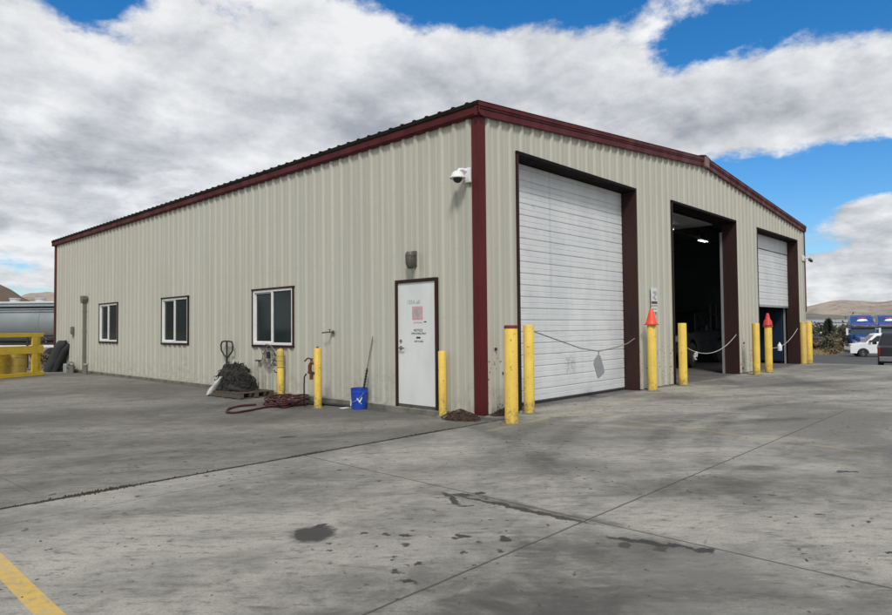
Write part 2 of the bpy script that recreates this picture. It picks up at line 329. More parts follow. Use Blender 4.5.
def post_paint(name, c1, c2, amt):
    m, t, b, co, ge = newmat(name)
    sep = t.n.new('ShaderNodeSeparateXYZ'); t.l.new(ge, sep.inputs[0]); z = sep.outputs[2]
    col = t.mix(t.mr(t.noise(ge, 3, 5, .65), .3, .7), c1, c2)
    st = t.noise(t.mapping(ge, (9, 9, .7)), 2.2, 5, .7)
    col = t.mix(t.mr(st, .52, .72, 0, .55 * amt), col, (.42, .27, .06))
    sc = t.noise(t.mapping(ge, (5, 5, 16)), 2, 5, .7)
    col = t.mix(t.mr(sc, .62, .72, 0, .6 * amt), col, (.3, .22, .1))
    ch = t.noise(ge, 19, 5, .65)
    col = t.mix(t.mr(ch, .635, .675, 0, .85 * amt), col, (.11, .075, .045))
    lo = t.m('MULTIPLY', t.mr(t.m('ADD', z, t.mr(t.noise(ge, 9, 4, .6), .3, .7, -.16, .16)), .02, .3, 1, 0), t.mr(t.noise(ge, 26, 5, .7), .36, .62))
    col = t.mix(t.m('MULTIPLY', lo, .75), col, (.17, .13, .07))
    t.l.new(col, b.inputs['Base Color']); b.inputs['Roughness'].default_value = .55; b.inputs['Specular IOR Level'].default_value = .35
    t.l.new(t.bump(t.noise(ge, 28, 4, .6), .12, .01), b.inputs['Normal'])
    return m
M_yellow = post_paint('yellow_post_paint', (.78, .56, .1), (.68, .46, .08), 1)
M_yellow_dull = pmat('dull_yellow_paint', (.62, .44, .1), (.5, .36, .09), 4, .6, bump=.1, bscale=30, spots=(.32, .24, .1), sscale=8, samt=.5)
M_yellow_rack = pmat('yellow_rack_paint', (.72, .50, .04), (.58, .4, .04), 2.5, .5, spots=(.3, .21, .06), sscale=6, samt=.35)
M_rust = pmat('rust_red_paint', (.14, .03, .022), (.09, .028, .02), 12, .6)
M_redband = pmat('dark_red_band', (.2, .02, .02), (.12, .02, .02), 12, .6)
M_orange = pmat('cone_orange', (.85, .085, .03), (.75, .07, .03), 5, .5, spots=(.5, .08, .05), sscale=14, samt=.15)
M_red = pmat('cone_red', (.62, .045, .035), (.5, .04, .035), 5, .55, spots=(.35, .05, .04), sscale=12, samt=.3)
M_black = pmat('black_plastic', (.018, .018, .018), (.03, .03, .03), 6, .5)
M_blackrub = pmat('worn_black_rubber', (.013, .013, .014), (.024, .024, .026), 4, .8, bump=.3, bscale=14)
M_hose = pmat('dark_red_hose', (.062, .009, .012), (.036, .008, .01), 5, .5, spots=(.06, .03, .03), sscale=9, samt=.3)
M_heap = pmat('dark_shredded_rope', (.012, .0115, .011), (.03, .027, .022), 9, .85)
M_wood = pmat('grey_pallet_wood', (.11, .092, .066), (.06, .05, .038), 6, .85, stretch=(1, 8, 8), bump=.2, bscale=20)
M_sack = pmat('white_sack', (.6, .6, .58), (.42, .42, .4), 7, .7, bump=.4, bscale=12)
M_bucket = pmat('blue_bucket', (.012, .06, .42), (.01, .05, .33), 4, .4, spots=(.1, .15, .4), sscale=10, samt=.15)
M_whitepl = pmat('white_plastic', (.78, .78, .78), (.66, .66, .66), 5, .45)
M_white = pmat('white_car_paint', (.78, .79, .8), (.7, .71, .72), 2, .3, rvar=.05)
M_grey = pmat('grey_metal', (.22, .22, .225), (.16, .16, .165), 6, .5, .3)
M_bronze = pmat('bronze_fixture', (.07, .066, .056), (.11, .105, .09), 14, .5)
M_dusty = pmat('dusty_lamp_glass', (.12, .115, .095), (.07, .068, .055), 22, .25)
M_leafpile = pmat('dead_leaf_brown', (.03, .017, .012), (.06, .034, .022), 20, .9)
M_duct = pmat('weathered_duct', (.17, .165, .135), (.13, .13, .105), 3, .6, stretch=(1, 1, .3))
M_ink = pmat('black_ink', (.03, .03, .03), (.05, .05, .05), 9, .6)
M_inkgrey = pmat('faded_ink', (.33, .34, .33), (.42, .43, .42), 9, .6)
M_inkred = pmat('faded_red_ink', (.5, .27, .27), (.6, .42, .42), 30, .6)
M_signred = pmat('sign_red', (.45, .06, .05), (.4, .08, .07), 20, .5)
M_tank = pmat('brushed_tank_steel', (.24, .275, .285), (.2, .23, .24), .5, .6, .15, world=True)
M_tanktop = pmat('pale_tank_top', (.6, .62, .62), (.5, .52, .53), .8, .5, .2, world=True)
M_darkcar = pmat('dark_car_paint', (.018, .02, .026), (.025, .028, .034), 2, .3, rvar=.05)
M_carglass = pmat('car_glass', (.015, .018, .02), (.02, .024, .026), 2, .1, rvar=.03)
M_teal = pmat('tinted_windscreen', (.02, .05, .07), (.03, .065, .085), 2, .12, rvar=.04)
M_blue = pmat('blue_truck_paint', (.014, .065, .30), (.012, .045, .19), 1.6, .3, rvar=.05)
M_tyre = pmat('tyre_rubber', (.016, .016, .016), (.026, .026, .026), 9, .85)
M_rim = pmat('wheel_steel', (.12, .12, .125), (.08, .08, .085), 9, .4, .6)
M_chrome = pmat('chrome', (.7, .7, .72), (.6, .6, .62), 4, .2, .9, rvar=.05)
M_lamp_clear = pmat('headlamp_lens', (.28, .29, .3), (.2, .21, .22), 9, .2)
M_lamp_red = pmat('tail_lamp', (.35, .01, .01), (.25, .01, .01), 9, .2)
M_leaf = [pmat('dark_conifer_leaf', (.016, .028, .015), (.03, .042, .02), 2, .8, world=True), pmat('olive_brush_leaf', (.055, .055, .03), (.09, .08, .045), 1, .85, world=True), pmat('dry_brush', (.17, .125, .07), (.11, .085, .05), 1, .9, world=True)]
M_grass = pmat('dry_grass_blades', (.36, .27, .15), (.24, .18, .1), .7, .9, world=True)
M_bark = pmat('bark', (.06, .045, .03), (.04, .03, .02), 9, .9)
M_rock = pmat('rubble_rock', (.2, .175, .15), (.1, .09, .08), 3, .9, bump=.5, bscale=9)
M_bldg = pmat('far_white_wall', (.62, .62, .6), (.52, .52, .5), .2, .7, world=True)
M_bldgroof = pmat('far_grey_roof', (.32, .33, .35), (.26, .27, .28), .1, .6, world=True)
M_chain = pmat('chain_steel', (.32, .31, .3), (.2, .19, .18), 30, .5, .5)
M_rope = pmat('white_rope', (.62, .61, .58), (.45, .44, .42), 30, .8)
M_plate = pmat('dull_grey_plate', (.27, .28, .3), (.33, .34, .355), 8, .55, .2)
M_tool = pmat('dark_blue_cabinet', (.007, .02, .052), (.006, .016, .038), 3, .5)
def emat(name, c, st):
    m, t, b, co, ge = newmat(name)
    b.inputs['Base Color'].default_value = (.8, .8, .8, 1); b.inputs['Emission Color'].default_value = (*c, 1); b.inputs['Emission Strength'].default_value = st
    return m
M_tubelight = emat('fluorescent_tube', (.95, 1, .98), 2.2)

# ------------------------------------------------------------------ dimensions
W, L, H, PK = 18.08, 21.86, 4.785, 5.57     # gable width, side length, eave, ridge
DTOP = 4.38
DOORS = [(.96, 5.25), (7.03, 11.32), (13.06, 17.35)]
WINS = [(5.22, 6.88), (10.22, 11.88), (15.26, 16.90)]
WZ = (1.037, 2.302)
ED = (.93, 1.93, .055, 2.225)               # entry door y0 y1 z0 z1
REC = .3
def roofz(x): return H + (PK - H) * (1 - abs(x - W / 2) / (W / 2))

# ------------------------------------------------------------------ setting: ground
def lotz(dx): return -1.7 * (1 - exp(-max(dx, 0) / 18))
def terr(x, y):
    z = lotz(x - 18) - .42
    if y > 23: z -= .25 * (1 - exp(-(y - 23) / 10))
    if x < -45: z -= .3
    return z
mb = MB()
radii = [0, 4, 9, 15, 21, 27, 33, 40, 48, 58, 70, 85, 105, 130, 170, 230, 320, 460, 700, 1100, 1800, 3000, 5200]
na = 120; vs = []; fs = []
for r in radii:
    for k in range(na):
        a = 2 * pi * k / na; x, y = -7 + r * cos(a), -6 + r * sin(a); vs.append((x, y, terr(x, y) + (0 if r < 85 else .5 * mnoise.noise((x * .01, y * .01, 0)))))
for i in range(len(radii) - 1):
    for k in range(na):
        j = (k + 1) % na; fs.append((i * na + k, (i + 1) * na + k, (i + 1) * na + j, i * na + j))
mb.add(vs, fs, True); tag(mb.build('ground', M_earth), kind='structure')

def sheet(name, mat, xs, ys, zf, skirt=.3):
    m = MB(); nx, ny = len(xs), len(ys)
    vs = [(x, y, zf(x, y)) for y in ys for x in xs]
    m.add(vs, [(j * nx + i, j * nx + i + 1, (j + 1) * nx + i + 1, (j + 1) * nx + i) for j in range(ny - 1) for i in range(nx - 1)], False)
    ring = [(i, 0) for i in range(nx)] + [(nx - 1, j) for j in range(1, ny)] + [(i, ny - 1) for i in range(nx - 2, -1, -1)] + [(0, j) for j in range(ny - 2, 0, -1)]
    r = [vs[j * nx + i] for i, j in ring]; n = len(r)
    m.add(r + [(p[0], p[1], p[2] - skirt) for p in r], [(i, n + i, n + (i + 1) % n, (i + 1) % n) for i in range(n)])
    return tag(m.build(name, mat), kind='structure')
def slabz(x, y):
    pts = [(-.5, -.006), (2.1, -.088), (6, -.075), (10, -.055), (15, -.05), (18, -.075), (23.5, -.16)]
    if y <= -.5: return -.006
    for (a, za), (b, zb_) in zip(pts, pts[1:]):
        if y <= b: return za + (zb_ - za) * (y - a) / (b - a)
    return -.16
sheet('concrete_apron', M_apron, [-34, -12, -7, -3, 0, 6, 12, 18.02], [-40, -20, -9, -4, -.5], lambda x, y: 0)
sheet('apron_threshold', M_apron, [0, 6, 12, 18.02], [-.498, .03], lambda x, y: 0)
sheet('concrete_slab', M_slab, [-34, -12, -6, -3, -.004], [-.496, 2.1, 6, 10, 15, 18, 23.5], slabz, .25)
sheet('asphalt_lot', M_asphalt, [18.024, 20, 23, 27, 32, 38, 46, 55, 62], [-60, -20, -8, 0, 8, 20], lambda x, y: lotz(x - 18.02) - .012)
sheet('asphalt_yard', M_asphalt, [62.004, 70, 80, 95, 120], [-60, -20, -8, 0, 9.3], lambda x, y: lotz(x - 18.02) - .012)
# dirt, moss and weeds packed in the seam between apron and slab
m = MB(); r2 = random.Random(3)
for i in range(1500):
    x = r2.choice([r2.gauss(-5.75, .2), r2.gauss(-1.75, .32), r2.uniform(-6.6, 0), r2.gauss(-3.55, .12)])
    if x > 0: continue
    y = -.497 + r2.gauss(0, .016 + .012 * (abs(x + 5.75) < .4)); s = r2.uniform(.004, .013)
    a = r2.uniform(0, pi)
    m.add([(x + s * cos(a), y + s * sin(a), -.008), (x - s * sin(a), y + s * cos(a), -.008), (x - s * cos(a), y - s * sin(a), -.006), (x + s * sin(a), y - s * cos(a), -.006), (x, y, r2.uniform(.004, .016))], [(0, 1, 4), (1, 2, 4), (2, 3, 4), (3, 0, 4)])
for (xa, xb, wd_) in ((-6.35, -5.42, .05), (-6.6, -.5, .012), (-2.15, -1.3, .03)):
    n = int((xb - xa) / .025); vs = []
    for i in range(n + 1):
        x = xa + (xb - xa) * i / n; e = min(1, 6 * min(i, n - i) / n)
        w0 = wd_ * e * (.55 + .6 * abs(mnoise.fractal((x * 4, 1, 0), 1, 2, 4))) + .004; w1 = wd_ * e * (.45 + .7 * abs(mnoise.fractal((x * 4, 7, 0), 1, 2, 4))) + .004
        vs += [(x, -.5 - w0, .002), (x, -.499, .006 + .006 * abs(mnoise.noise((x * 20, 0, 0)))), (x, -.497 + w1, -.003)]
    m.add(vs, [(3 * i + k, 3 * i + k + 3, 3 * i + k + 4, 3 * i + k + 1) for i in range(n) for k in (0, 1)])
tag(m.build('seam_dirt', pmat('seam_dirt_brown', (.035, .032, .02), (.02, .022, .012), 9, .95)), kind='stuff', label='dark dirt and moss packed in the seam between concrete slabs')

# ------------------------------------------------------------------ warehouse
wh = thing('metal_warehouse', 'long beige corrugated metal warehouse with maroon trim and three overhead doors', 'warehouse')
P = .3048
def corrugated(m, length, fn, z0, topf, holes, phase=.1):
    """fn(t, depth, z) -> point; depth is outward"""
    pts = []
    k = 0
    while k * P - phase < length:
        c = k * P - phase
        for dt, d in ((-.052, 0), (-.026, .036), (.026, .036), (.052, 0), (.118, 0), (.126, .007), (.142, .007), (.15, 0)): pts.append((c + dt, d))
        k += 1
    pts = [(t, d) for t, d in pts if 0 < t < length]
    def depth(t):
        for (a, da), (b, db) in zip(pts, pts[1:]):
            if a <= t <= b: return da + (db - da) * (t - a) / max(b - a, 1e-9)
        return 0
    for h in holes:
        for t in h[:2]: pts.append((t, depth(t)))
    pts.append((length / 2, depth(length / 2)))
    pts = sorted([(0, 0), (length, 0)] + pts)
    for (a, da), (b, db) in zip(pts, pts[1:]):
        if b - a < 1e-6: continue
        mid = (a + b) / 2; spans = []; lo = z0
        for h in sorted([h for h in holes if h[0] <= mid <= h[1]], key=lambda h: h[2]):
            if h[2] > lo: spans.append((lo, lo, h[2], h[2]))
            lo = h[3]
        spans.append((lo, lo, topf(a), topf(b)))
        for s0, s1, e0, e1 in spans:
            m.add([fn(a, da, s0), fn(b, db, s1), fn(b, db, e1), fn(a, da, e0)], [(0, 1, 2, 3)])
m = MB()
corrugated(m, L, lambda t, d, z: (-d, t, z), .02, lambda t: H + .06, [(y0, y1, *WZ) for y0, y1 in WINS] + [(ED[0], ED[1], -1, ED[3])])
m.build('side_wall', M_wall, wh)
m = MB()
corrugated(m, W, lambda t, d, z: (t, -d, z), .015, lambda t: roofz(t) + .06, [(a, b, -1, DTOP) for a, b in DOORS], .08)
m.build('gable_wall', M_wall, wh)
m = MB()
corrugated(m, L, lambda t, d, z: (W + d, t, z), .02, lambda t: H + .06, [])
m.build('side_wall', M_wall, wh)
m = MB()
corrugated(m, W, lambda t, d, z: (t, L + d, z), .015, lambda t: roofz(t) + .06, [])
m.build('gable_wall', M_wall, wh)
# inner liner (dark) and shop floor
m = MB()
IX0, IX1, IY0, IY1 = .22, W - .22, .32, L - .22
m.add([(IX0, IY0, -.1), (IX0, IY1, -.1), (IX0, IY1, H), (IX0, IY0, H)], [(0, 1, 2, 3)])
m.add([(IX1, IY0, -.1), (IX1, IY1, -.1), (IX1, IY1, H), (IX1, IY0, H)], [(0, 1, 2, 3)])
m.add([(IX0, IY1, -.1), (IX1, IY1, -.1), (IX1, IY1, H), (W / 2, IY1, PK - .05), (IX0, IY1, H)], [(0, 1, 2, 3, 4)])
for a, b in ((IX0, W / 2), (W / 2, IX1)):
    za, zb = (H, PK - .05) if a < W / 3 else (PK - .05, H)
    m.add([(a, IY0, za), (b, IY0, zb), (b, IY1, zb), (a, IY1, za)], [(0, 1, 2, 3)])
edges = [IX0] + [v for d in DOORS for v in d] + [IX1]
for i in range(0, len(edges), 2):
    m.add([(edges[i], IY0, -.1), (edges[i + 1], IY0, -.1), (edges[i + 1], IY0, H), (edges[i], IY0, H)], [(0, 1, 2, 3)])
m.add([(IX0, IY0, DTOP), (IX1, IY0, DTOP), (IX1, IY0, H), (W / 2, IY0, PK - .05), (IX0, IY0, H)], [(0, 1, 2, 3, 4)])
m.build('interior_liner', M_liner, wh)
m = MB()
for yy in (2.2, 4.4, 6.6, 8.8, 11, 13.2): m.box(IX0 + .1, IX1 - .1, yy, yy + .12, 4.42, 4.7)
m.build('ceiling_beams', pmat('ceiling_beam_steel', (.1, .1, .1), (.07, .07, .07), 2, .6), wh)
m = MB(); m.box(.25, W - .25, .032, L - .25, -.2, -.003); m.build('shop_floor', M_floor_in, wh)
# foundation kerb
m = MB()
m.box(-.055, -.003, -.05, L + .05, -.45, .016); m.box(-.03, W + .03, -.036, -.0, -.4, -.004)
m.build('foundation_kerb', M_kerb, wh)
m = MB(); m.box(-.12, -.056, ED[0] - .25, ED[1] + .25, -.4, .02); m.build('door_step', M_kerb, wh, .012)
m = MB(); m.box(-.044, -.036, 1.96, L, .016, .055); m.build('base_trim', M_wall, wh)
# corner trims
m = MB(); m.box(-.046, 0.0, -.046, .105, .02, H + .02); m.box(0.0, .125, -.046, -.0, .02, H + .02); m.build('corner_trim', M_maroon, wh, .004)
m = MB(); m.box(-.046, 0.0, L - .105, L + .046, -.1, H + .02); m.build('corner_trim', M_maroon, wh, .004)
m = MB(); m.box(W - .13, W + .045, -.045, 0, .02, H + .02); m.build('corner_trim', M_wall, wh, .004)
m = MB(); m.box(W + .05, W + .17, -.06, .05, 1.85, H - .02); m.build('downspout', M_maroon, wh, .01)
# eaves: gutter on the sides, rake trim on the gable
for side in (-1, 1):
    m = MB(); x0 = 0 if side < 0 else W
    prof = [(.0, H - .035), (.07, H - .035), (.105, H - .005), (.12, H + .125), (.105, H + .125), (.09, H + .03), (.0, H + .03)]
    m.prism(prof, lambda u, v, w: (x0 + side * u, w, v), -.12, L + .12)
    m.build('gutter', M_maroon, wh)
    m = MB(); m.prism([(.122, H + .105), (.13, H + .105), (.13, H + .14), (.122, H + .14)], lambda u, v, w: (x0 + side * u, w, v), -.12, L + .12); m.build('gutter_lip', M_roof, wh)
for yy, sgn in ((0, -1), (L, 1)):
    for half in (0, 1):
        m = MB()
        xa, xb = (-.13, W / 2 - .12) if half == 0 else (W / 2 + .12, W + .13)
        for (z0, z1, d0, d1) in ((-.035, .08, .035, .085), (.08, .115, .035, .1), (.115, .195, .0, .115)):
            def q(x, d, z): return (x, yy + sgn * d, (H + (PK - H) * (1 - abs(x - W / 2) / (W / 2))) + z)
            vs = [q(x, d, z) for z in (z0, z1) for d in (d0, d1) for x in (xa, xb)]
            m.add(vs, [(0, 2, 3, 1), (4, 5, 7, 6), (0, 1, 5, 4), (2, 6, 7, 3), (0, 4, 6, 2), (1, 3, 7, 5)])
        m.build('rake_trim', M_maroon, wh, .004)
    m = MB()
    m.prism([(W / 2 - .15, PK - .05), (W / 2 + .15, PK - .05), (W / 2 + .15, PK + .2), (W / 2, PK + .225), (W / 2 - .15, PK + .2)], lambda u, v, w: (u, yy + sgn * w, v), .03, .13)
    m.build('ridge_end_cap', pmat('faded_cap', (.17, .1, .085), (.12, .07, .06), 4, .5) if sgn < 0 else M_maroon, wh, .006)
# roof with standing ribs; the rib ends show as bumps over the eave
for side in (0, 1):
    m = MB(); xe, xr = (-.135, W / 2) if side == 0 else (W + .135, W / 2)
    zr = PK + .2
    pts = []
    k = 0
    while k * P < L + .4:
        c = -.18 + k * P
        for dt, d in ((-.04, 0), (-.02, .022), (.02, .022), (.04, 0)): pts.append((c + dt, d))
        k += 1
    pts = [p for p in pts if -.12 < p[0] < L + .12]
    pts = [(-.125, 0)] + pts + [(L + .125, 0)]
    ze = H + .175
    for (a, da), (b, db) in zip(pts, pts[1:]):
        m.add([(xe, a, ze + da), (xe, b, ze + db), (xr, b, zr + db), (xr, a, zr + da)], [(0, 1, 2, 3)])
        m.add([(xe, a, ze - .06), (xe, b, ze - .06), (xe, b, ze + db), (xe, a, ze + da)], [(0, 1, 2, 3)])
    m.build('roof', M_roof, wh)
m = MB(); m.prism([(-.3, -.01), (0, .045), (.3, -.01), (.3, .02), (0, .075), (-.3, .02)], lambda u, v, w: (W / 2 + u, w, PK + .2 + v), -.1, L + .1); m.build('ridge_cap', M_maroon, wh)
# overhead doors
def curtain(m, x0, x1, z0, z1, y, step=.21):
    z = z0
    prof = []
    while z < z1 - .01:
        e = min(z + step, z1)
        prof += [(z, .018), (z + .012, .004), (z + .02, .0), ((z + e) / 2 - .008, .0), ((z + e) / 2, .006), ((z + e) / 2 + .008, 0), (e - .012, 0.0), (e - .004, .006), (e, .018)]
        z = e
    vs = []
    for z, d in prof: vs += [(x0, y + d, z), (x1, y + d, z)]
    m.add(vs, [(2 * i, 2 * i + 1, 2 * i + 3, 2 * i + 2) for i in range(len(prof) - 1)])
def door_frame(parent, a, b):
    m = MB()
    m.box(a - .002, a + .045, -.046, REC + .06, .0, DTOP - .05); m.build('jamb', M_maroon_old, parent, .003)
    m = MB()
    m.box(b - .045, b + .002, -.046, REC + .06, .0, DTOP - .05); m.build('jamb', M_maroon_old, parent, .003)
    m = MB()
    m.box(a - .002, b + .002, -.046, REC + .06, DTOP - .048, DTOP + .012); m.build('door_header', M_header_shade, parent, .003)
def tracks(parent, a, b, y):
    for xx in (a + .05, b - .09):
        m = MB(); m.box(xx, xx + .04, y + .07, y + .13, 0, DTOP - .3)
        m.build('door_track', M_galv, parent)
# each door is a part (Empty) of the warehouse
def part_empty(name, parent, label=None):
    o = bpy.data.objects.new(name, None); COL.objects.link(o); o.parent = parent
    if label: o['label'] = label
    return o
for i, (a, b) in enumerate(DOORS):
    d = part_empty('overhead_door', wh, ['closed white slatted overhead door', 'fully open overhead door with dark interior', 'half-open white slatted overhead door'][i])
    door_frame(d, a, b); tracks(d, a, b, REC - .02 if i == 1 else REC + .03)
    if i == 0:
        m = MB(); curtain(m, a + .047, b - .047, .045, DTOP - .05, REC); m.build('slat_curtain', M_shutter, d)
        m = MB(); m.box(a + .047, b - .047, REC + .004, REC + .04, .004, .045); m.build('bottom_seal', M_seal, d)
    if i == 1:
        for k in range(7):
            m = MB(); m.box(a + .1, b - .1, .6 + k * .52, 1.11 + k * .52, DTOP - .06, DTOP - .02); m.build('raised_panel', M_plate, d)
    if i == 2:
        m = MB(); curtain(m, a + .047, b - .047, 2.03, 3.86, REC); m.build('slat_curtain', M_shutter, d)
        m = MB(); m.box(a + .047, b - .047, REC - .01, REC + .03, 3.885, DTOP - .05); m.build('hood_panel', M_shutter, d)
        m = MB(); m.box(a + .047, b - .047, REC, REC + .04, 1.98, 2.03); m.build('bottom_bar', M_galv, d)
# windows
for (y0, y1) in WINS:
    wdw = part_empty('window', wh)
    z0, z1 = WZ; t_ = .045
    m = MB()
    for (ya, yb, za, zb) in ((y0 - .016, y0 + .012, z0 - .02, z1 + .02), (y1 - .012, y1 + .016, z0 - .02, z1 + .02)): m.box(-.046, .06, ya, yb, za, zb)
    m.box(-.053, .06, y0 - .03, y1 + .03, z1 - .012, z1 + .024); m.box(-.05, .06, y0 - .02, y1 + .02, z0 - .04, z0 + .012)
    m.build('maroon_surround', M_maroon_old, wdw, .003)
    m = MB(); ym = (y0 + y1) / 2
    a, b, c, e = y0 + .013, y1 - .013, z0 + .013, z1 - .013
    m.box(-.03, .08, a, a + .055, c, e); m.box(-.03, .08, b - .055, b, c, e)
    m.box(-.032, .08, a + .055, b - .055, c, c + .055); m.box(-.032, .08, a + .055, b - .055, e - .05, e)
    m.box(-.034, .07, ym - .03, ym + .03, c + .055, e - .05)
    m.build('window_frame', M_white_frame, wdw, .004)
    m = MB(); m.box(-.004, .0, a + .055, ym - .03, c + .055, e - .05); m.build('window_pane', M_glass, wdw)
    m = MB(); m.box(.026, .03, ym + .03, b - .055, c + .055, e - .05); m.build('window_pane', M_glass, wdw)
    m = MB(); m.box(.0, .032, b - .085, b - .056, c + .056, e - .051); m.box(.0, .032, ym + .031, b - .086, c + .056, c + .082); m.box(.0, .032, ym + .031, b - .086, e - .077, e - .051); m.build('sliding_sash', M_white_frame, wdw)
# entry door
dr = part_empty('entry_door', wh)
y0, y1, z0, z1 = ED
m = MB()
m.box(-.05, .1, y0 - .02, y0 + .03, .02, z1 + .02); m.box(-.05, .1, y1 - .03, y1 + .02, .02, z1 + .02); m.box(-.052, .1, y0 + .03, y1 - .03, z1 - .03, z1 + .022)
m.build('door_frame', M_maroon_old, dr, .004)
m = MB(); m.box(-.022, .03, y0 + .033, y1 - .033, z0 + .012, z1 - .034); m.build('door_leaf', M_door_white, dr, .004)
m = MB(); m.box(-.02, .05, y0 + .03, y1 - .03, .018, z0 + .01); m.build('threshold', M_bronze, dr)
m = MB()
m.cyl((-.022, y1 - .11, 1.05), (-.034, y1 - .11, 1.05), .036); m.cyl((-.034, y1 - .11, 1.05), (-.075, y1 - .11, 1.05), .012); m.tube([(-.075, y1 - .1, 1.05), (-.078, y1 - .17, 1.048), (-.075, y1 - .24, 1.045)], .012)
m.build('door_handle', M_grey, dr)
m = MB(); m.cyl((-.022, y1 - .11, 1.17), (-.04, y1 - .11, 1.17), .026); m.build('deadbolt', M_grey, dr)
for zz in (.3, 1.15, 1.95):
    m = MB(); m.cyl((-.03, y0 + .036, zz - .05), (-.03, y0 + .036, zz + .05), .009, n=8); m.build('hinge', M_grey, dr)
def lettering(txt, size, M, mat, parent, name='lettering', depth=.0012):
    cu = bpy.data.curves.new(name, 'FONT'); cu.body = txt; cu.size = size; cu.align_x = 'CENTER'; cu.align_y = 'CENTER'; cu.extrude = depth; cu.space_line = .85
    tmp = bpy.data.objects.new('tmp', cu); COL.objects.link(tmp)
    bpy.context.view_layer.update()
    dg = bpy.context.evaluated_depsgraph_get(); me = bpy.data.meshes.new_from_object(tmp.evaluated_get(dg))
    bpy.data.objects.remove(tmp); me.transform(M); me.materials.clear(); me.materials.append(mat)
    o = bpy.data.objects.new(name, me); COL.objects.link(o)
    if parent is not None: o.parent = parent
    return o
def faceM(loc, kind):
    """text plane: 'side' faces -X (text runs along -Y), 'gable' faces -Y"""
    if kind == 'side': R = Matrix(((0, 0, -1), (-1, 0, 0), (0, 1, 0)))
    else: R = Matrix(((1, 0, 0), (0, 0, -1), (0, 1, 0)))
    return Matrix.Translation(loc) @ R.to_4x4()
yc = 1.36
lettering('155A all', .1, faceM((-.0242, 1.50, 1.845), 'side'), M_inkgrey, dr)
m = MB(); m.box(-.0262, -.0222, 1.27, 1.53, 1.54, 1.77); m.build('notice_sticker', M_inkred, dr)
m = MB(); m.box(-.0275, -.0264, 1.33, 1.47, 1.6, 1.73); m.build('sticker_symbol', M_inkgrey, dr)
lettering('NO SMOKING', .036, faceM((-.0242, 1.385, 1.49), 'side'), M_inkred, dr)
lettering('EMPLOYEES ONLY', .045, faceM((-.0242, 1.37, 1.30), 'side'), M_ink, dr)
lettering('NOTICE', .06, faceM((-.0242, 1.385, 1.355), 'side'), M_ink, dr)
lettering('KEEP CLOSED', .036, faceM((-.0242, 1.37, 1.165), 'side'), M_ink, dr)
m = MB(); m.box(-.0252, -.0222, 1.33, 1.43, 1.215, 1.245); m.build('lettering_bar', M_ink, dr)
m = MB(); m.box(-.0252, -.0222, 1.18, 1.24, 1.492, 1.51); m.build('lettering_bar', M_ink, dr)
# bolt holes low on the gable wall piers
for (x, z) in ((11.75, .85), (12.55, .25), (6.0, .33), (11.6, .12), (.5, .62), (.34, 1.02), (.72, 1.05)):
    m = MB(); m.box(x, x + .035, -.037, -.008, z, z + .045); m.build('punched_hole', M_seal, wh)

# ------------------------------------------------------------------ things fixed to the walls
G_CAM = 'security cameras on the wall corners'
def camera_thing(loc, label, flip):
    t = thing('security_camera', label, 'camera', loc, group=G_CAM)
    m = MB(); m.box(-.05, -.0, -.1, .03, -.12, .12); m.build('mount_plate', M_whitepl, t, .012)
    m = MB(); m.tube([(-.05, -.02, .07), (-.1, .0, .09), (-.17, .02, .08), (-.18, .03, .03)], .026, 10); m.build('mount_arm', M_whitepl, t)
    m = MB(); m.lathe([(.001, .06), (.05, .055), (.085, .03), (.105, -.02), (.13, -.045), (.13, -.06), (.001, -.06)], (-.185, .04, 0), 20); m.build('housing', M_whitepl, t)
    m = MB(); m.lathe([(.001, -.061), (.075, -.061), (.066, -.1), (.04, -.125), (.001, -.132)], (-.185, .04, 0), 16); m.build('lens_dome', M_black, t)
    return t
camera_thing((-.036, .21, 3.83), 'white dome security camera on the side wall beside the maroon corner trim', 0)
t = thing('security_camera', 'white bullet security camera jutting out at the far end of the gable wall', 'camera', (17.95, -.036, 3.78), group=G_CAM)
m = MB(); m.box(-.1, .1, -.05, 0, -.1, .1); m.build('mount_plate', M_whitepl, t, .01)
m = MB(); m.tube([(.05, -.05, .0), (.16, -.12, .02), (.24, -.14, .0)], .028); m.build('mount_arm', M_whitepl, t)
m = MB(); m.cyl((.12, -.15, .05), (.5, -.16, -.02), .055, .06); m.build('housing', M_whitepl, t)
m = MB(); m.cyl((.3, -.155, -.05), (.52, -.162, -.075), .045, .05); m.build('lens', M_black, t)
t = thing('wall_lamp', 'dusty bronze wall lamp mounted above and left of the white entry door', 'lamp', (-.036, 1.45, 2.56))
m = MB(); m.box(-.04, 0, -.07, .07, -.1, .17); m.build('back_plate', M_bronze, t, .01)
m = MB(); m.lathe([(.001, .16), (.07, .15), (.089, .11), (.089, .08)], (-.095, 0, 0), 20); m.build('hood', M_bronze, t)
m = MB(); m.lathe([(.082, .08), (.08, -.04), (.066, -.1), (.04, -.135), (.001, -.145)], (-.095, 0, 0), 20); m.build('lamp_glass', M_dusty, t)
m = MB()
for k in range(6):
    a = k * pi / 3; m.tube([(-.095 + .087 * cos(a), .087 * sin(a), .08), (-.095 + .084 * cos(a), .084 * sin(a), -.05), (-.095 + .04 * cos(a), .05 * sin(a), -.14)], .006, 5)
m.build('guard', M_bronze, t)
t = thing('wall_sign', 'small white and red warning sign on gable wall above the orange cone', 'sign', (6.0, -.04, 1.98))
m = MB(); m.box(-.15, .15, -.006, .0, -.27, .27); m.build('sign_board', M_door_white, t)
m = MB(); m.prism([(-.02, .2), (.1, .2), (.13, .12), (.02, .06), (.12, .02), (.06, -.02), (-.08, .05), (.03, .12), (-.06, .16)], lambda u, v, w: (u, w, v), -.0095, -.0062); m.build('sign_symbol', M_inkgrey, t)
m = MB(); m.box(-.14, .14, -.0095, -.0062, -.09, -.035); m.build('sign_band', M_ink, t)
lettering('NO ENTRY', .062, faceM((0, -.008, -.14), 'gable'), M_signred, t)
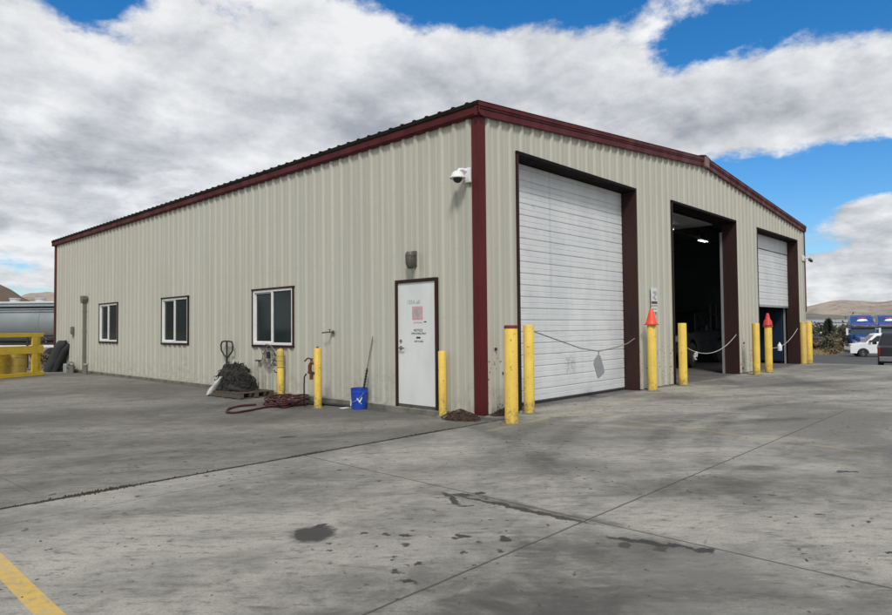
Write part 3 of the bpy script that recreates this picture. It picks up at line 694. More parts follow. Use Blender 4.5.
lettering('KEEP OUT', .05, faceM((0, -.008, -.21), 'gable'), M_signred, t)
t = thing('hose_bib', 'small dark faucet pipe sticking out of side wall above blue bucket', 'faucet', (-.036, 3.78, 1.33))
m = MB(); m.cyl((0, 0, 0), (-.02, 0, 0), .035); m.build('flange', M_bronze, t)
m = MB(); m.tube([(-.02, 0, 0), (-.1, .0, .0), (-.12, .06, .0), (-.13, .2, -.01)], .014, 8); m.build('pipe', M_bronze, t)
m = MB(); m.cyl((-.09, 0, .0), (-.09, 0, .05), .01); m.cyl((-.09, 0, .05), (-.09, 0, .06), .035, n=10); m.build('valve_handle', M_bronze, t)
t = thing('wire_coil', 'thin tangled wire coil hung on side wall under the largest window', 'wire', (-.04, 6.15, .8))
m = MB()
for k in range(5):
    r = .2 + .05 * rng.random(); cx, cz = rng.uniform(-.1, .1), rng.uniform(-.06, .06)
    m.tube([(-.03 - .02 * rng.random(), cx + r * cos(2 * pi * i / 24) * (1 + .12 * sin(3 * i + k)), cz + r * sin(2 * pi * i / 24)) for i in range(24)], .007, 5, closed=True)
m.build('wire_loops', pmat('brown_wire', (.1, .07, .055), (.2, .17, .14), 30, .6), t)
m = MB(); m.box(-.06, 0, -.05, .03, -.05, .1); m.build('hanger', M_black, t, .008)
m = MB(); m.box(-.09, -.0, .3, .46, -.12, -.09); m.build('hook', M_black, t, .008)
t = thing('electrical_box', 'small grey electrical box on side wall above leaning black mat', 'box', (-.036, 19.55, 1.43))
m = MB(); m.box(-.08, 0, -.09, .09, -.14, .14); m.build('enclosure', M_duct, t, .01)
m = MB(); m.box(-.092, -.081, -.07, .07, -.11, .11); m.build('box_cover', M_grey, t, .004)
t = thing('wall_duct', 'tall weathered duct pipe with flared hopper head on side wall', 'duct', (-.037, 18.2, -.12))
m = MB(); m.box(-.1, 0, -.06, .06, 0, 2.5); m.build('duct_shaft', M_duct, t, .015)
m = MB(); m.prism([(-.07, 2.5), (.07, 2.5), (.13, 2.64), (.13, 2.76), (-.13, 2.76), (-.13, 2.64)], lambda u, v, w: (w, u, v), -.16, -.0); m.build('hopper_head', M_duct, t, .01)
for z in (.6, 1.5, 2.2):
    m = MB(); m.box(-.107, 0.0, -.068, .068, z, z + .05); m.build('strap', M_grey, t)
for i, (yy, h, lab) in enumerate(((17.35, .32, 'short grey capped pipe stub on ground right of the wall duct'), (18.75, .3, 'short grey pipe stub on ground left of the wall duct'))):
    t = thing('pipe_stub', lab, 'pipe', (-.3, yy, slabz(0, yy)), group='pipe stubs by the wall duct')
    m = MB(); m.cyl((0, 0, -.02), (0, 0, h), .06); m.build('pipe', M_duct, t)
    m = MB(); m.cyl((0, 0, h), (0, 0, h + .05), .08); m.build('pipe_cap', M_galv, t)
t = thing('meter_box', 'small grey valve box on ground between black mat and wall', 'box', (-.28, 19.1, slabz(0, 19)))
m = MB(); m.box(-.12, .12, .06, .36, -.01, .32); m.build('enclosure', M_galv, t, .02)
m = MB(); m.cyl((0, -.12, 0), (0, -.12, .3), .08); m.lathe([(.11, .3), (.12, .34), (.06, .4), (.001, .42)], (0, -.12, 0), 14); m.cyl((-.14, -.12, .2), (.14, -.12, .2), .04); m.build('valve_body', M_duct, t)

# ------------------------------------------------------------------ bollards
def bollard(x, y, z, h, r, label, mat, slim=False, dome=False, band=False):
    t = thing('bollard', label, 'bollard', (x, y, z), group='slim bollards along the side wall' if slim else 'yellow bollards along the gable wall')
    t.rotation_euler = (rng.uniform(-.008, .008), rng.uniform(-.008, .008), rng.uniform(0, 6))
    m = MB(); m.lathe([(r, -.05), (r, h - .012), (r - .006, h - .003), (r - .012, h - .0)] + ([(r * .9, h + .03), (r * .6, h + .06), (.001, h + .075)] if dome else [(r - .016, h - .012), (.001, h - .004)]), n=28); m.build('post', mat, t)
    if band:
        m = MB(); m.lathe([(r + .0025, h - .045), (r + .0025, h - .008), (r - .01, h + .003), (r - .02, h + .002)], n=28); m.build('rim_band', M_redband, t)
    m = MB(); m.lathe([(r + .05, -.002), (r + .03, .01), (r + .002, .016)], n=20); m.build('grout_ring', M_kerb, t)
    return t
bollard(-.34, -.86, 0, 1.42, .097, 'yellow bollard with a dark red top band, nearest the maroon building corner', M_yellow, band=True)
bollard(.78, -.36, 0, 1.43, .087, 'plain yellow bollard at the left end of the chain across closed door', M_yellow)
bollard(5.31, -.30, 0, 1.41, .095, 'yellow bollard carrying the orange cone, right of the closed door', M_yellow)
bollard(6.92, -.28, 0, 1.45, .095, 'yellow bollard at the left side of the dark open doorway', M_yellow)
bollard(11.2, -.53, 0, 1.44, .097, 'plain yellow bollard left of the half-open overhead door', M_yellow)
bollard(12.36, -.50, 0, 1.36, .1, 'yellow bollard carrying a red cap in front of half-open door', M_yellow)
bollard(17.74, -.22, 0, 1.43, .107, 'dome-topped yellow bollard at the far end of the gable wall', M_yellow, dome=True)
bollard(17.42, -.12, 0, 1.42, .107, 'dull yellow dome-topped bollard half hidden behind the far corner bollard', M_yellow_dull, dome=True)  # duller yellow than the bollard beside it
b1 = bollard(-.14, 5.52, slabz(0, 5.52), 1.02, .072, 'slim yellow bollard with black hooks on a top collar, under large window', M_yellow, slim=True)
b2 = bollard(-.63, 3.47, slabz(0, 3.47), 1.12, .072, 'slim yellow bollard with red spigot beside the pile of red hose', M_yellow, slim=True)
b3 = bollard(-.14, .70, slabz(0, .7), 1.06, .066, 'slim yellow bollard standing right of the white entry door', M_yellow, slim=True)
m = MB(); m.lathe([(.073, .66), (.088, .665), (.088, .68), (.076, .685), (.076, .8), (.083, .803), (.083, .818), (.076, .821), (.076, .9), (.083, .903), (.083, .918), (.076, .921), (.075, 1.01), (.06, 1.04), (.03, 1.055), (.001, 1.058)], n=24); m.build('collar', M_yellow_dull, b1)
for z in (.55, .7, .8, .92):
    m = MB(); b1m = b1.rotation_euler.z
    d = Vector((-.55, .83, 0)); d.rotate(Matrix.Rotation(-b1m, 3, 'Z'))
    m.tube([d * .07 + Vector((0, 0, z)), d * .12 + Vector((0, 0, z)), d * .14 + Vector((0, 0, z + .02)), d * .14 + Vector((0, 0, z + .05))], .014, 7); m.build('hook', M_black, b1)
m = MB(); m.cyl((0, 0, 1.1), (0, 0, 1.15), .022, n=10); m.build('top_plug', M_bronze, b2)

# cones on bollards
def cone(name, loc, mat, label, prof, base):
    t = thing(name, label, 'cone', loc, group=None)
    m = MB(); m.lathe(prof, n=24); m.build('cone_body', mat, t)
    m = MB(); m.lathe([(base - .05, .0), (base, .0), (base, .022), (base - .05, .022)], n=4 if base > .14 else 20, smooth=False, M=Matrix.Rotation(.9, 3, 'Z')); m.build('cone_base', mat if base < .14 else M_red, t)
    return t
cone('traffic_cone', (5.31, -.30, 1.412), M_orange, 'bright orange traffic cone set on a bollard beside the closed door', [(.125, .02), (.1, .1), (.06, .25), (.036, .335), (.03, .345), (.001, .346)], .17)
t = thing('traffic_cone', 'worn red plastic cone capping the bollard before the half-open door', 'cone', (12.36, -.5, 1.33))
m = MB(); m.lathe([(.13, .0), (.135, .03), (.12, .055), (.108, .16), (.09, .2), (.066, .22), (.052, .31), (.034, .385), (.026, .4), (.001, .402)], n=24); m.build('cone_body', M_red, t)
m = MB(); m.lathe([(.132, .02), (.136, .03), (.134, .05), (.118, .055)], n=24); m.build('rim', M_redband, t)

# chains and ropes
def catenary(a, b, sag, n): return [Vector(a).lerp(Vector(b), i / n) + Vector((0, 0, -4 * sag * (i / n) * (1 - i / n))) for i in range(n + 1)]
def resample(pts, step):
    out = [pts[0]]; acc = 0
    for a, b in zip(pts, pts[1:]):
        d = (b - a).length; pos = step - acc
        while pos < d: out.append(a.lerp(b, pos / d)); pos += step
        acc = (acc + d) % step if d else acc
    return out
def chain_mesh(m, pts, link=.05, r=.006):
    ps = resample(pts, link * .72)
    for i in range(len(ps) - 1):
        c = (ps[i] + ps[i + 1]) / 2; d = (ps[i + 1] - ps[i]).normalized()
        s = Vector((0, 0, 1)) if i % 2 else Vector((0, 0, 1)).cross(d)
        s = (s - d * s.dot(d)).normalized()
        m.tube([c + d * cos(2 * pi * k / 8) * link / 2 + s * sin(2 * pi * k / 8) * link * .3 for k in range(8)], r, 4, closed=True)
m = MB()
pts = [Vector((.87, -.37, 1.33)), Vector((1.7, -.32, 1.16)), Vector((2.5, -.26, 1.0)), Vector((3.22, -.22, .915)), Vector((4.0, -.15, .96)), Vector((4.6, -.1, 1.03)), Vector((5.2, .03, 1.13))]
chain_mesh(m, pts, .036, .0037)
tag(m.build('chain', M_chain), 'grey steel chain strung across closed overhead door, holding a hanging plate', 'chain')
t = thing('hanging_plate', 'tilted dull grey metal plate hanging from the chain at closed door', 'plate', (3.22, -.225, .9))
m = MB(); m.prism([(0, -.03), (.07, -.09), (.2, -.36), (.19, -.41), (-.02, -.5), (-.07, -.46), (-.19, -.21), (-.17, -.14), (-.05, -.05)], lambda u, v, w: (u, w, v), -.006, .006); m.build('plate', M_plate, t, .003)
m = MB(); m.tube([(.012 * cos(2 * pi * k / 10), 0, -.02 + .035 * sin(2 * pi * k / 10)) for k in range(10)], .005, 5, closed=True); m.build('hook_ring', M_chain, t)
m = MB(); m.tube(catenary((7.0, -.3, .9), (11.27, .02, 1.12), .32, 28), .008, 6)
for k in range(9):
    a, b = rng.uniform(0, 6.28), rng.uniform(.02, .07)
    c = Vector((7.75 + .07 * rng.uniform(-1, 1), -.24, .66 + .05 * rng.uniform(-1, 1)))
    m.tube([c + Vector((b * cos(2 * pi * i / 10 + a), .03 * sin(3 * i), b * sin(2 * pi * i / 10 + a))) for i in range(8)], .012, 5)
tag(m.build('rope', M_rope), 'white knotted rope sagging across the fully open dark doorway', 'rope')
m = MB(); m.tube(catenary((12.46, -.48, .72), (17.32, .02, 1.25), .22, 24), .008, 6)
tag(m.build('rope', M_rope), 'white rope strung across the half-open doorway near the far end', 'rope')
t = thing('jug', 'small white plastic jug hanging on the rope of half-open doorway', 'jug', (13.9, -.36, .5))
m = MB(); m.lathe([(.001, .08), (.06, .08), (.068, .1), (.068, .22), (.05, .28), (.025, .3), (.025, .34), (.001, .345)], n=18); m.build('jug_body', M_whitepl, t)
m = MB(); m.tube([(.02, 0, .3), (.075, 0, .29), (.085, 0, .23), (.06, 0, .17)], .011, 6); m.build('jug_handle', M_whitepl, t)

# ------------------------------------------------------------------ pallet group by the side wall
def spin(pts, c, a): return [Vector((c[0] + (p[0] - c[0]) * cos(a) - (p[1] - c[1]) * sin(a), c[1] + (p[0] - c[0]) * sin(a) + (p[1] - c[1]) * cos(a), p[2])) for p in pts]
zb = slabz(0, 6.6)
t = thing('wooden_pallet', 'weathered wooden pallet on the concrete under the dark heap', 'pallet', (-.52, 6.5, zb), .06)
for k in range(7):
    m = MB(); y = -.6 + k * .19 + rng.uniform(-.01, .01); m.box(-.42, .42, y, y + .1, .115, .135); m.build('deck_board', M_wood, t)
for x in (-.41, -.045, .32):
    m = MB(); m.box(x, x + .09, -.6, .64, .018, .114); m.build('stringer', M_wood, t)
for y in (-.58, 0, .52):
    m = MB(); m.box(-.42, .42, y, y + .1, 0, .017); m.build('bottom_board', M_wood, t)
t = thing('rope_heap', 'dark heap of shredded rope and netting piled on the wooden pallet', 'heap', (-.5, 6.72, zb + .136))
m = MB(); nu, nv = 40, 14; vs = []
for j in range(nv + 1):
    for i in range(nu):
        a = 2 * pi * i / nu; e = pi / 2 * j / nv
        n1 = mnoise.fractal((cos(a) * 1.6, sin(a) * 1.6, e * 2.5), 1, 2, 4)
        rr = cos(e) ** .8
        yy = .62 * rr * sin(a) * (1 + .22 * n1); xx = .36 * rr * cos(a) * (1 + .22 * n1)
        zz = .56 * sin(e) ** 1.5 * (1 + .2 * n1)
        if sin(a) < 0: zz *= (1 - .25 * abs(sin(a)) * rr)
        vs.append((xx, yy + .12 * sin(e), zz))
m.add(vs, [(j * nu + i, j * nu + (i + 1) % nu, (j + 1) * nu + (i + 1) % nu, (j + 1) * nu + i) for j in range(nv) for i in range(nu)], True)
m.build('heap_mass', M_heap, t)
m = MB()
for k in range(420):
    a = rng.uniform(0, 2 * pi); e = rng.uniform(.02, 1.45); rr = cos(e) ** .8
    c = Vector((.37 * rr * cos(a), .63 * rr * sin(a) + .12 * sin(e), .56 * sin(e) ** 1.5 + .005))
    pts = []; nrm = Vector((cos(a) * rr, sin(a) * rr, sin(e))).normalized(); d = Vector((rng.uniform(-1, 1), rng.uniform(-1, 1), rng.uniform(-1, 1))); d = (d - nrm * d.dot(nrm) * .8).normalized()
    for i in range(5):
        pts.append(c.copy()); c = c + d * .035; d = (d + Vector((rng.uniform(-1, 1), rng.uniform(-1, 1), rng.uniform(-1, .6))) * .7 - nrm * .15).normalized(); c.z = max(c.z, .004)
    m.tube(pts, rng.uniform(.005, .012), 4)
o = m.build('loose_strands', M_heap, t); o['kind'] = 'stuff'
t = thing('white_sack', 'crumpled white sack leaning on the left side of the dark heap', 'sack', (-.95, 7.12, zb))
m = MB(); vs = []; nu, nv = 20, 12
for j in range(nv + 1):
    q = j / nv
    for i in range(nu):
        a = 2 * pi * i / nu; n1 = mnoise.noise((cos(a) * 2, sin(a) * 2, q * 4))
        rx = .17 * (1 - .55 * q ** 2) * (1 + .2 * n1) * (.3 if j == 0 else 1); ry = .2 * (1 - .6 * q ** 2) * (1 + .2 * n1) * (.3 if j == 0 else 1)
        vs.append((.6 * rx * cos(a) + .12 * q, .4 * ry * sin(a) - .32 * q, .44 * q + .02 * n1 * (j > 0)))
m.add(vs, [(j * nu + i, j * nu + (i + 1) % nu, (j + 1) * nu + (i + 1) % nu, (j + 1) * nu + i) for j in range(nv) for i in range(nu)] + [[nv * nu + i for i in range(nu)]], True); m.build('sack', M_sack, t)
t = thing('pallet_jack', 'black pallet jack with upright loop handle behind the dark heap', 'pallet jack', (-.12, 7.92, zb))
m = MB(); m.tube([(.0, .0, .25), (.0, .0, .6), (.0, -.0, .8)], .028, 8); m.tube([(0, 0, .6), (0, 0, 1.19)], .022, 8); m.build('handle_shaft', M_black, t)
m = MB(); m.tube([(0, .0, .78), (0, .13, .86), (0, .27, .97), (0, .29, 1.1), (0, .24, 1.18), (0, .1, 1.195), (0, -.1, 1.195), (0, -.24, 1.18), (0, -.29, 1.1), (0, -.27, .97), (0, -.13, .86)], .019, 8, closed=True); m.build('loop_handle', M_black, t)
m = MB(); m.box(.01, .03, .02, .06, .95, 1.06); m.build('release_lever', M_black, t)
m = MB(); m.box(-.1, .1, -.15, .1, .09, .28); m.cyl((0, -.03, .28), (0, -.03, .4), .06); m.build('pump_body', M_red, t, .01)
for sx in (-.2, .08):
    m = MB(); m.box(sx, sx + .12, -1.25, -.15, .055, .085); m.build('fork', M_black, t)
for sx in (-.075, .025):
    m = MB(); m.cyl((sx, .03, .09), (sx + .05, .03, .09), .09); m.build('wheel', M_tyre, t)

# hoses
def hose_path(n, c, rx, ry, seed, z0, layers=.05):
    r_ = random.Random(seed); pts = []; a = r_.uniform(0, 6.28)
    ph = [r_.uniform(0, 6.28) for _ in range(6)]
    for i in range(n):
        a += .3
        k = i * .3
        ex = rx * (.72 + .3 * sin(.17 * k + ph[0]) + .12 * sin(.53 * k + ph[1])); ey = ry * (.7 + .3 * sin(.21 * k + ph[2]) + .15 * sin(.61 * k + ph[3]))
        u = ex * cos(a) + .2 * rx * sin(.13 * k + ph[4]); v = ey * sin(a) + .2 * ry * sin(.19 * k + ph[5])
        pts.append(Vector((c[0] + u * .6 - v * .8, c[1] + u * .8 + v * .6, z0 + layers * (.5 + .5 * sin(.9 * k + ph[1])) * (.3 + .7 * i / n))))
    return pts
zh = slabz(0, 4.4)
t = thing('red_hose', 'tangled dark red hose lying on the concrete beside the yellow bollards', 'hose', (0, 0, 0))
m = MB()
m.tube(hose_path(300, (-.62, 4.62), .85, .34, 5, zh + .018, .1), .017, 7)
m.tube(hose_path(200, (-.5, 4.5), .7, .3, 11, zh + .02, .13), .017, 7)
lp = [(-1.2, 4.7), (-1.5, 4.75), (-1.75, 4.62), (-1.95, 4.4), (-2.1, 4.15), (-2.12, 4.0), (-2.0, 3.93), (-1.8, 3.98), (-1.5, 4.12), (-1.2, 4.2), (-.9, 4.15), (-.7, 4.1)]
fine = []
for i in range(len(lp) - 1):
    for k in range(6):
        q = k / 6; p0 = lp[max(i - 1, 0)]; p1 = lp[i]; p2 = lp[i + 1]; p3 = lp[min(i + 2, len(lp) - 1)]
        fine.append([.5 * (2 * p1[d] + (p2[d] - p0[d]) * q + (2 * p0[d] - 5 * p1[d] + 4 * p2[d] - p3[d]) * q * q + (3 * p1[d] - p0[d] - 3 * p2[d] + p3[d]) * q ** 3) for d in (0, 1)])
m.tube([(p[0], p[1], zh + .022 + .004 * sin(i * .5)) for i, p in enumerate(fine)], .02, 7)
m.build('hose_coils', M_hose, t)
m = MB(); m.tube([(-.78, 3.62, .56), (-.8, 3.66, .5), (-.8, 3.67, .3), (-.79, 3.68, .1), (-.75, 3.75, zh + .06), (-.62, 3.9, zh + .03), (-.55, 4.1, zh + .03)], .014, 7); m.build('hose_end', M_hose, t)
t = thing('yard_hydrant', 'rusty red spigot valve strapped to the slim bollard beside hose', 'spigot', (-.715, 3.555, .55))
m = MB(); m.tube([(.05, -.05, .2), (0, 0, .22), (-.02, .02, .16), (-.02, .02, .05), (-.03, .04, .02)], .036, 8); m.cyl((0, 0, .05), (0, 0, -.1), .034); m.build('spout', M_rust, t)
m = MB(); m.cyl((0, 0, .22), (0, 0, .29), .02); m.tube([(.02, -.02, .28), (-.05, .05, .3), (-.09, .09, .24)], .016, 6); m.build('lever', M_rust, t)
m = MB(); m.box(-.02, .1, -.09, -.02, .0, .04); m.build('clamp', M_black, t)
m = MB(); pts = [(-.28 + .06 * sin(i * .5), 5.6 - i * .16, slabz(0, 5.6 - i * .16) + .03) for i in range(18)]
m.tube(pts, .028, 8); m.tube([(p[0] - .1 + .05 * sin(i * .8), p[1] + .04, p[2] - .004) for i, p in enumerate(pts[2:13])], .022, 8)
tag(m.build('black_hose', M_black), 'black rubber hose lying along the base of the side wall', 'hose')

# bucket and brush
zb = slabz(0, 2.98)
t = thing('blue_bucket', 'blue plastic bucket with white emblem standing against the side wall', 'bucket', (-.2, 2.78, zb))
m = MB(); m.lathe([(.001, .004), (.13, .004), (.135, .0), (.152, .3), (.158, .3), (.158, .33), (.153, .335), (.155, .37), (.16, .37), (.16, .385), (.148, .385), (.146, .34), (.128, .02), (.001, .015)], n=32); m.build('pail', M_bucket, t)
m = MB(); m.tube([(-.16 * cos(a) * .2 + .0, .165 * cos(a), .3 - .19 * sin(a)) if False else (-.03 - .15 * sin(a), .165 * cos(a), .31 - .17 * sin(a)) for a in [pi * i / 14 for i in range(15)]], .004, 5); m.build('bail_handle', M_galv, t)
# white emblem: a swoosh-like winged mark curved round the pail, facing the camera
dirv = atan2(-6.57 - 2.78, -7.72 + .2)
def on_pail(u, v, w): 
    rr = .1355 + (v / .3) * .0165 + w
    return (rr * cos(dirv + u / .145), rr * sin(dirv + u / .145), v)
m = MB()
for poly in ([(-.05, .2), (-.035, .215), (-.01, .19), (-.0, .165), (-.01, .15), (-.03, .17)], [(-.01, .15), (.0, .165), (.03, .21), (.05, .235), (.055, .215), (.035, .175), (.015, .13), (-.0, .125)], [(.025, .12), (.04, .12), (.045, .105), (.028, .103)]):
    n = len(poly); m.add([on_pail(u, v, .0015) for u, v in poly] + [on_pail(u, v, .0005) for u, v in poly], [list(range(n)), list(range(n, 2 * n))[::-1]] + [(i, n + i, n + (i + 1) % n, (i + 1) % n) for i in range(n)])
m.build('emblem', M_whitepl, t)
t = thing('long_brush', 'long-handled brush with black sleeve leaning from bucket against the wall', 'brush', (-.2, 2.72, zb + .03))
a, b = Vector((-.02, .0, 0)), Vector((.14, -.17, 1.31))
m = MB(); m.cyl(a.lerp(b, .5), b, .011, .008, n=8); m.build('handle', M_duct, t)
m = MB(); m.cyl(a.lerp(b, .1), a.lerp(b, .55), .02, .017, n=10)
for k in range(9): m.cyl(a.lerp(b, .2 + k * .038), a.lerp(b, .215 + k * .038), .026, n=10)
m.build('sleeve', M_black, t)
m = MB(); m.cyl(a, a.lerp(b, .12), .05, .03, n=12); m.build('bristles', M_black, t)
t = thing('plastic_scrap', 'white plastic scrap lying left of the blue bucket', 'litter', (-.3, 3.04, zb))
m = MB(); m.box(-.1, .06, -.03, .08, 0, .012); m.box(.05, .075, -.08, -.05, .0, .16); m.build('scrap', M_whitepl, t, .004)

m = MB(); rp = random.Random(77)
for k in range(900):
    q = rp.random()
    if q < .4: x, y = -.06 - abs(rp.gauss(0, .12)), rp.uniform(-.2, 16)
    elif q < .65: x, y = rp.uniform(.1, 18), -.05 - abs(rp.gauss(0, .12))
    else: x, y = rp.uniform(-7, 12), rp.uniform(-7, 5)
    if x > 0 and y > 0: continue
    z = slabz(x, y) if (y > -.5 and x < 0) else 0
    s = rp.uniform(.003, .011) * (1 if q > .65 else 1.4); a = rp.uniform(0, 6.28); c, d = s * cos(a), s * sin(a)
    m.add([(x + c, y + d, z), (x - d, y + c, z), (x - c, y - d, z), (x + d, y - c, z), (x + c * .2, y + d * .3, z + s * .8)], [(0, 1, 4), (1, 2, 4), (2, 3, 4), (3, 0, 4)])
tag(m.build('grit', pmat('grit_brown', (.07, .06, .05), (.14, .13, .11), 30, .9)), kind='stuff', label='scattered grit and leaf crumbs on the concrete')
# leaf piles by the corner
for (x, y, rx, ry, hh, lab) in ((-.34, .12, .2, .32, .15, 'dark pile of dead leaves against the side wall at maroon corner'), (.42, -.16, .3, .1, .1, 'small dark pile of leaves at gable wall foot behind near bollards')):
    t = thing('leaf_pile', lab, 'leaf pile', (x, y, slabz(0, y) if x < 0 else 0), group='leaf piles at the corner')
    m = MB()
    vs = []; nu, nv = 24, 6
    for j in range(nv + 1):
        for i in range(nu):
            a_ = 2 * pi * i / nu; q = j / nv; n1 = mnoise.noise((x + cos(a_) * 2, sin(a_) * 2, q * 3))
            vs.append((rx * (1 - q) * cos(a_) * (1 + .25 * n1), ry * (1 - q) * sin(a_) * (1 + .25 * n1), hh * (q ** .7) * (.9 + .2 * n1)))
    m.add(vs, [(j * nu + i, j * nu + (i + 1) % nu, (j + 1) * nu + (i + 1) % nu, (j + 1) * nu + i) for j in range(nv) for i in range(nu)], True)
    m.build('pile_mass', M_leafpile, t)
    m = MB()
    for k in range(420):
        q = rng.random() ** .6; a_ = rng.uniform(0, 2 * pi)
        c = Vector((rx * q * 1.15 * cos(a_), ry * q * 1.15 * sin(a_), hh * max(0, 1 - q) ** .7 + .012)); s = rng.uniform(.012, .03)
        u = Vector((rng.gauss(0, 1), rng.gauss(0, 1), rng.gauss(0, .7))).normalized(); w = u.orthogonal().normalized()
        m.add([c + u * s, c + w * s * .5, c - u * s, c - w * s * .5], [(0, 1, 2, 3)])
    o = m.build('leaves', M_leafpile, t); o['kind'] = 'stuff'

# leaning black mat, far left
zb = slabz(0, 20.5)
t = thing('black_mat', 'worn black rubber mat roll leaning against the far end of side wall', 'mat', (-.45, 20.9, zb), 0)
m = MB()
for (dx, tw, ll, ww) in ((0, .0, 1.36, .85), (.1, -.06, 1.2, .6)):
    vs = []; nu, nv = 22, 12
    for j in range(nv + 1):
        q = j / nv
        for i in range(nu):
            a_ = 2 * pi * i / nu; n1 = mnoise.noise((cos(a_) * 1.5 + dx * 9, sin(a_) * 1.5, q * 3))
            e = 1 - .35 * max(0, q - .85) / .15
            px_ = .15 * cos(a_) * (1 + .2 * n1) * e; py_ = ww / 2 * (abs(sin(a_)) ** .6) * (1 if sin(a_) > 0 else -1) * (1 + .05 * n1) * e
            vs.append((px_ + dx + .3 * q, py_ - (.62 + tw) * q - dx * 1.6 + (.1 if dx == 0 else 0), ll * .86 * q + .02 * n1 * (j == nv)))
    m.add(vs, [(j * nu + i, j * nu + (i + 1) % nu, (j + 1) * nu + (i + 1) % nu, (j + 1) * nu + i) for j in range(nv) for i in range(nu)] + [[nv * nu + i for i in range(nu)], list(range(nu))[::-1]], True)
m.build('mat_folds', M_blackrub, t)

# yellow drum rack, far left: local x runs to the left in the picture, local y away from the camera
ang = atan2(-.5, -.86)
rk = thing('drum_rack', 'yellow steel rack holding yellow drums at the left edge of slab', 'rack', (-1.37, 18.13, slabz(0, 18) + .01), ang)
Ln, Dp, Ht = 3.4, -1.05, 1.42
for yy in (0, Dp):
    m = MB(); s = .06 if yy == 0 else -.06
    m.box(-.05, Ln, min(yy, yy + s * -1) , max(yy, yy + s * -1), .0, .13); m.build('bottom_rail', M_yellow_rack, rk, .008)
    if yy == 0:
        m = MB(); m.box(-.02, Ln, -s, 0, .74, 1.0); m.build('mid_rail', M_yellow_rack, rk, .008)
        m = MB(); m.box(-.02, Ln, -s * 1.2, 0, Ht - .13, Ht); m.build('top_rail', M_yellow_rack, rk, .008)
    for xx in ((.2, 2.2, 3.15) if yy == 0 else (3.15,)):
        m = MB(); m.box(xx, xx + .22, min(yy, yy - s * .9) + (.002 if yy == 0 else 0) - .004, max(yy, yy - s * .9) - .0, .131, .739); m.box(xx, xx + .22, min(yy, yy - s * .9), max(yy, yy - s * .9), 1.001, Ht - .131); m.build('post', M_yellow_rack, rk, .006)
for xx, zs in ((0, (.01,)), (1.7, (.01,)), (Ln - .1, (.01, Ht - .12))):
    for z in zs:
        m = MB(); m.box(xx, xx + .1, Dp + .062, -.062, z, z + .1); m.build('cross_member', M_yellow_rack, rk, .006)
m = MB(); m.prism([(-.2, .0), (.2, .0), (.2, .12), (.0, .34), (.0, .12)], lambda u, v, w: (u, w, v), -.12, -.065); m.build('gusset', M_yellow_rack, rk, .005)
m = MB(); m.prism([(-.02, .13), (.1, .13), (.1, 1.28), (-.02, 1.28)], lambda u, v, w: (u, w, v), -.2, -.125); m.build('end_post', M_yellow_rack, rk, .006)
for k in range(3):
    u0, v0 = .58 + k * .8, -.52
    wx_, wy_ = -1.37 + u0 * cos(ang) - v0 * sin(ang), 18.13 + u0 * sin(ang) + v0 * cos(ang)
    t = thing('yellow_drum', ['faded yellow drum in the rack, nearest the warehouse wall', 'bright yellow drum at the left picture edge inside the rack', 'yellow drum at the far end of the rack'][k], 'drum', (wx_, wy_, slabz(0, 18) + .115), group='drums in the yellow rack')
    m = MB(); m.lathe([(.001, 0), (.33, 0), (.335, .015), (.33, .03), (.325, .04), (.325, .26), (.335, .27), (.325, .28), (.325, .52), (.335, .53), (.325, .54), (.325, .86), (.335, .875), (.32, .88), (.315, .865), (.001, .865)], n=32); m.build('barrel', M_yellow_dull if k == 0 else M_yellow_rack, t)
    m = MB(); m.cyl((.2, 0, .866), (.2, 0, .89), .035, n=12); m.build('bung', M_galv, t)

# ------------------------------------------------------------------ far left: fence, tanker, rocks
def at(x, y, z): return Vector((x, y, z))
U = Vector((.69, -.724, 0)); V = Vector((.724, .69, 0))
zf = terr(1, 28)
t = thing('pipe_fence', 'low black pipe fence between the slab and the tanker trailer', 'fence', (0.95, 27.9, zf), atan2(U.y, U.x))
for k in range(6):
    m = MB(); m.cyl((-6.06 + k * 1.85, 0, 0), (-6.06 + k * 1.85, 0, 1.72 - 0), .045, n=10); m.build('fence_post', M_black, t)
m = MB(); m.cyl((-7, 0, 1.74), (4.5, 0, 1.74), .045, n=8); m.build('fence_rail', M_black, t)
m = MB(); m.cyl((-7, .04, .95), (4.5, .04, .95), .03, n=8); m.build('fence_rail', M_black, t)
zt = terr(3.4, 40)
t = thing('tanker_trailer', 'long polished steel tanker trailer parked beyond the yellow drum rack', 'trailer', (3.38, 39.99, zt), atan2(U.y, U.x))
rz_, rc = 1.95 - zt, 1.25
prof = [(.001, -9.3), (.7, -9.25), (1.1, -9.05), (rc, -8.7), (rc, 3.7), (1.1, 4.05), (.7, 4.25), (.001, 4.3)]
m = MB(); m.lathe(prof, (0, 0, rz_), 48, M=Matrix(((0, 0, 1), (0, 1, 0), (-1, 0, 0)))); m.build('tank_barrel', M_tank, t)
m = MB()
for x in (-7, -4.2, -1.4, 1.4): m.lathe([(rc + .002, x), (rc + .02, x + .01), (rc + .02, x + .07), (rc + .002, x + .08)], (0, 0, rz_), 40, M=Matrix(((0, 0, 1), (0, 1, 0), (-1, 0, 0))))
m.build('tank_bands', M_tank, t)
m = MB(); m.box(-8.8, 3.8, -1.0, -.3, rz_ + .98, rz_ + 1.0); m.box(-8.8, 3.8, -1.24, -1.18, rz_ + .74, rz_ + .8); m.build('catwalk', M_black, t)
m = MB(); m.box(-8.9, 3.9, -.55, .55, rz_ + 1.18, rz_ + 1.32); m.build('top_spine', M_tanktop, t, .05)
for x in (-6, -.8, .8):
    m = MB(); m.cyl((x, 0, rz_ + 1.25), (x, 0, rz_ + 1.5), .28, n=18); m.cyl((x, 0, rz_ + 1.5), (x, 0, rz_ + 1.56), .32, n=18); m.build('hatch', M_tanktop, t)
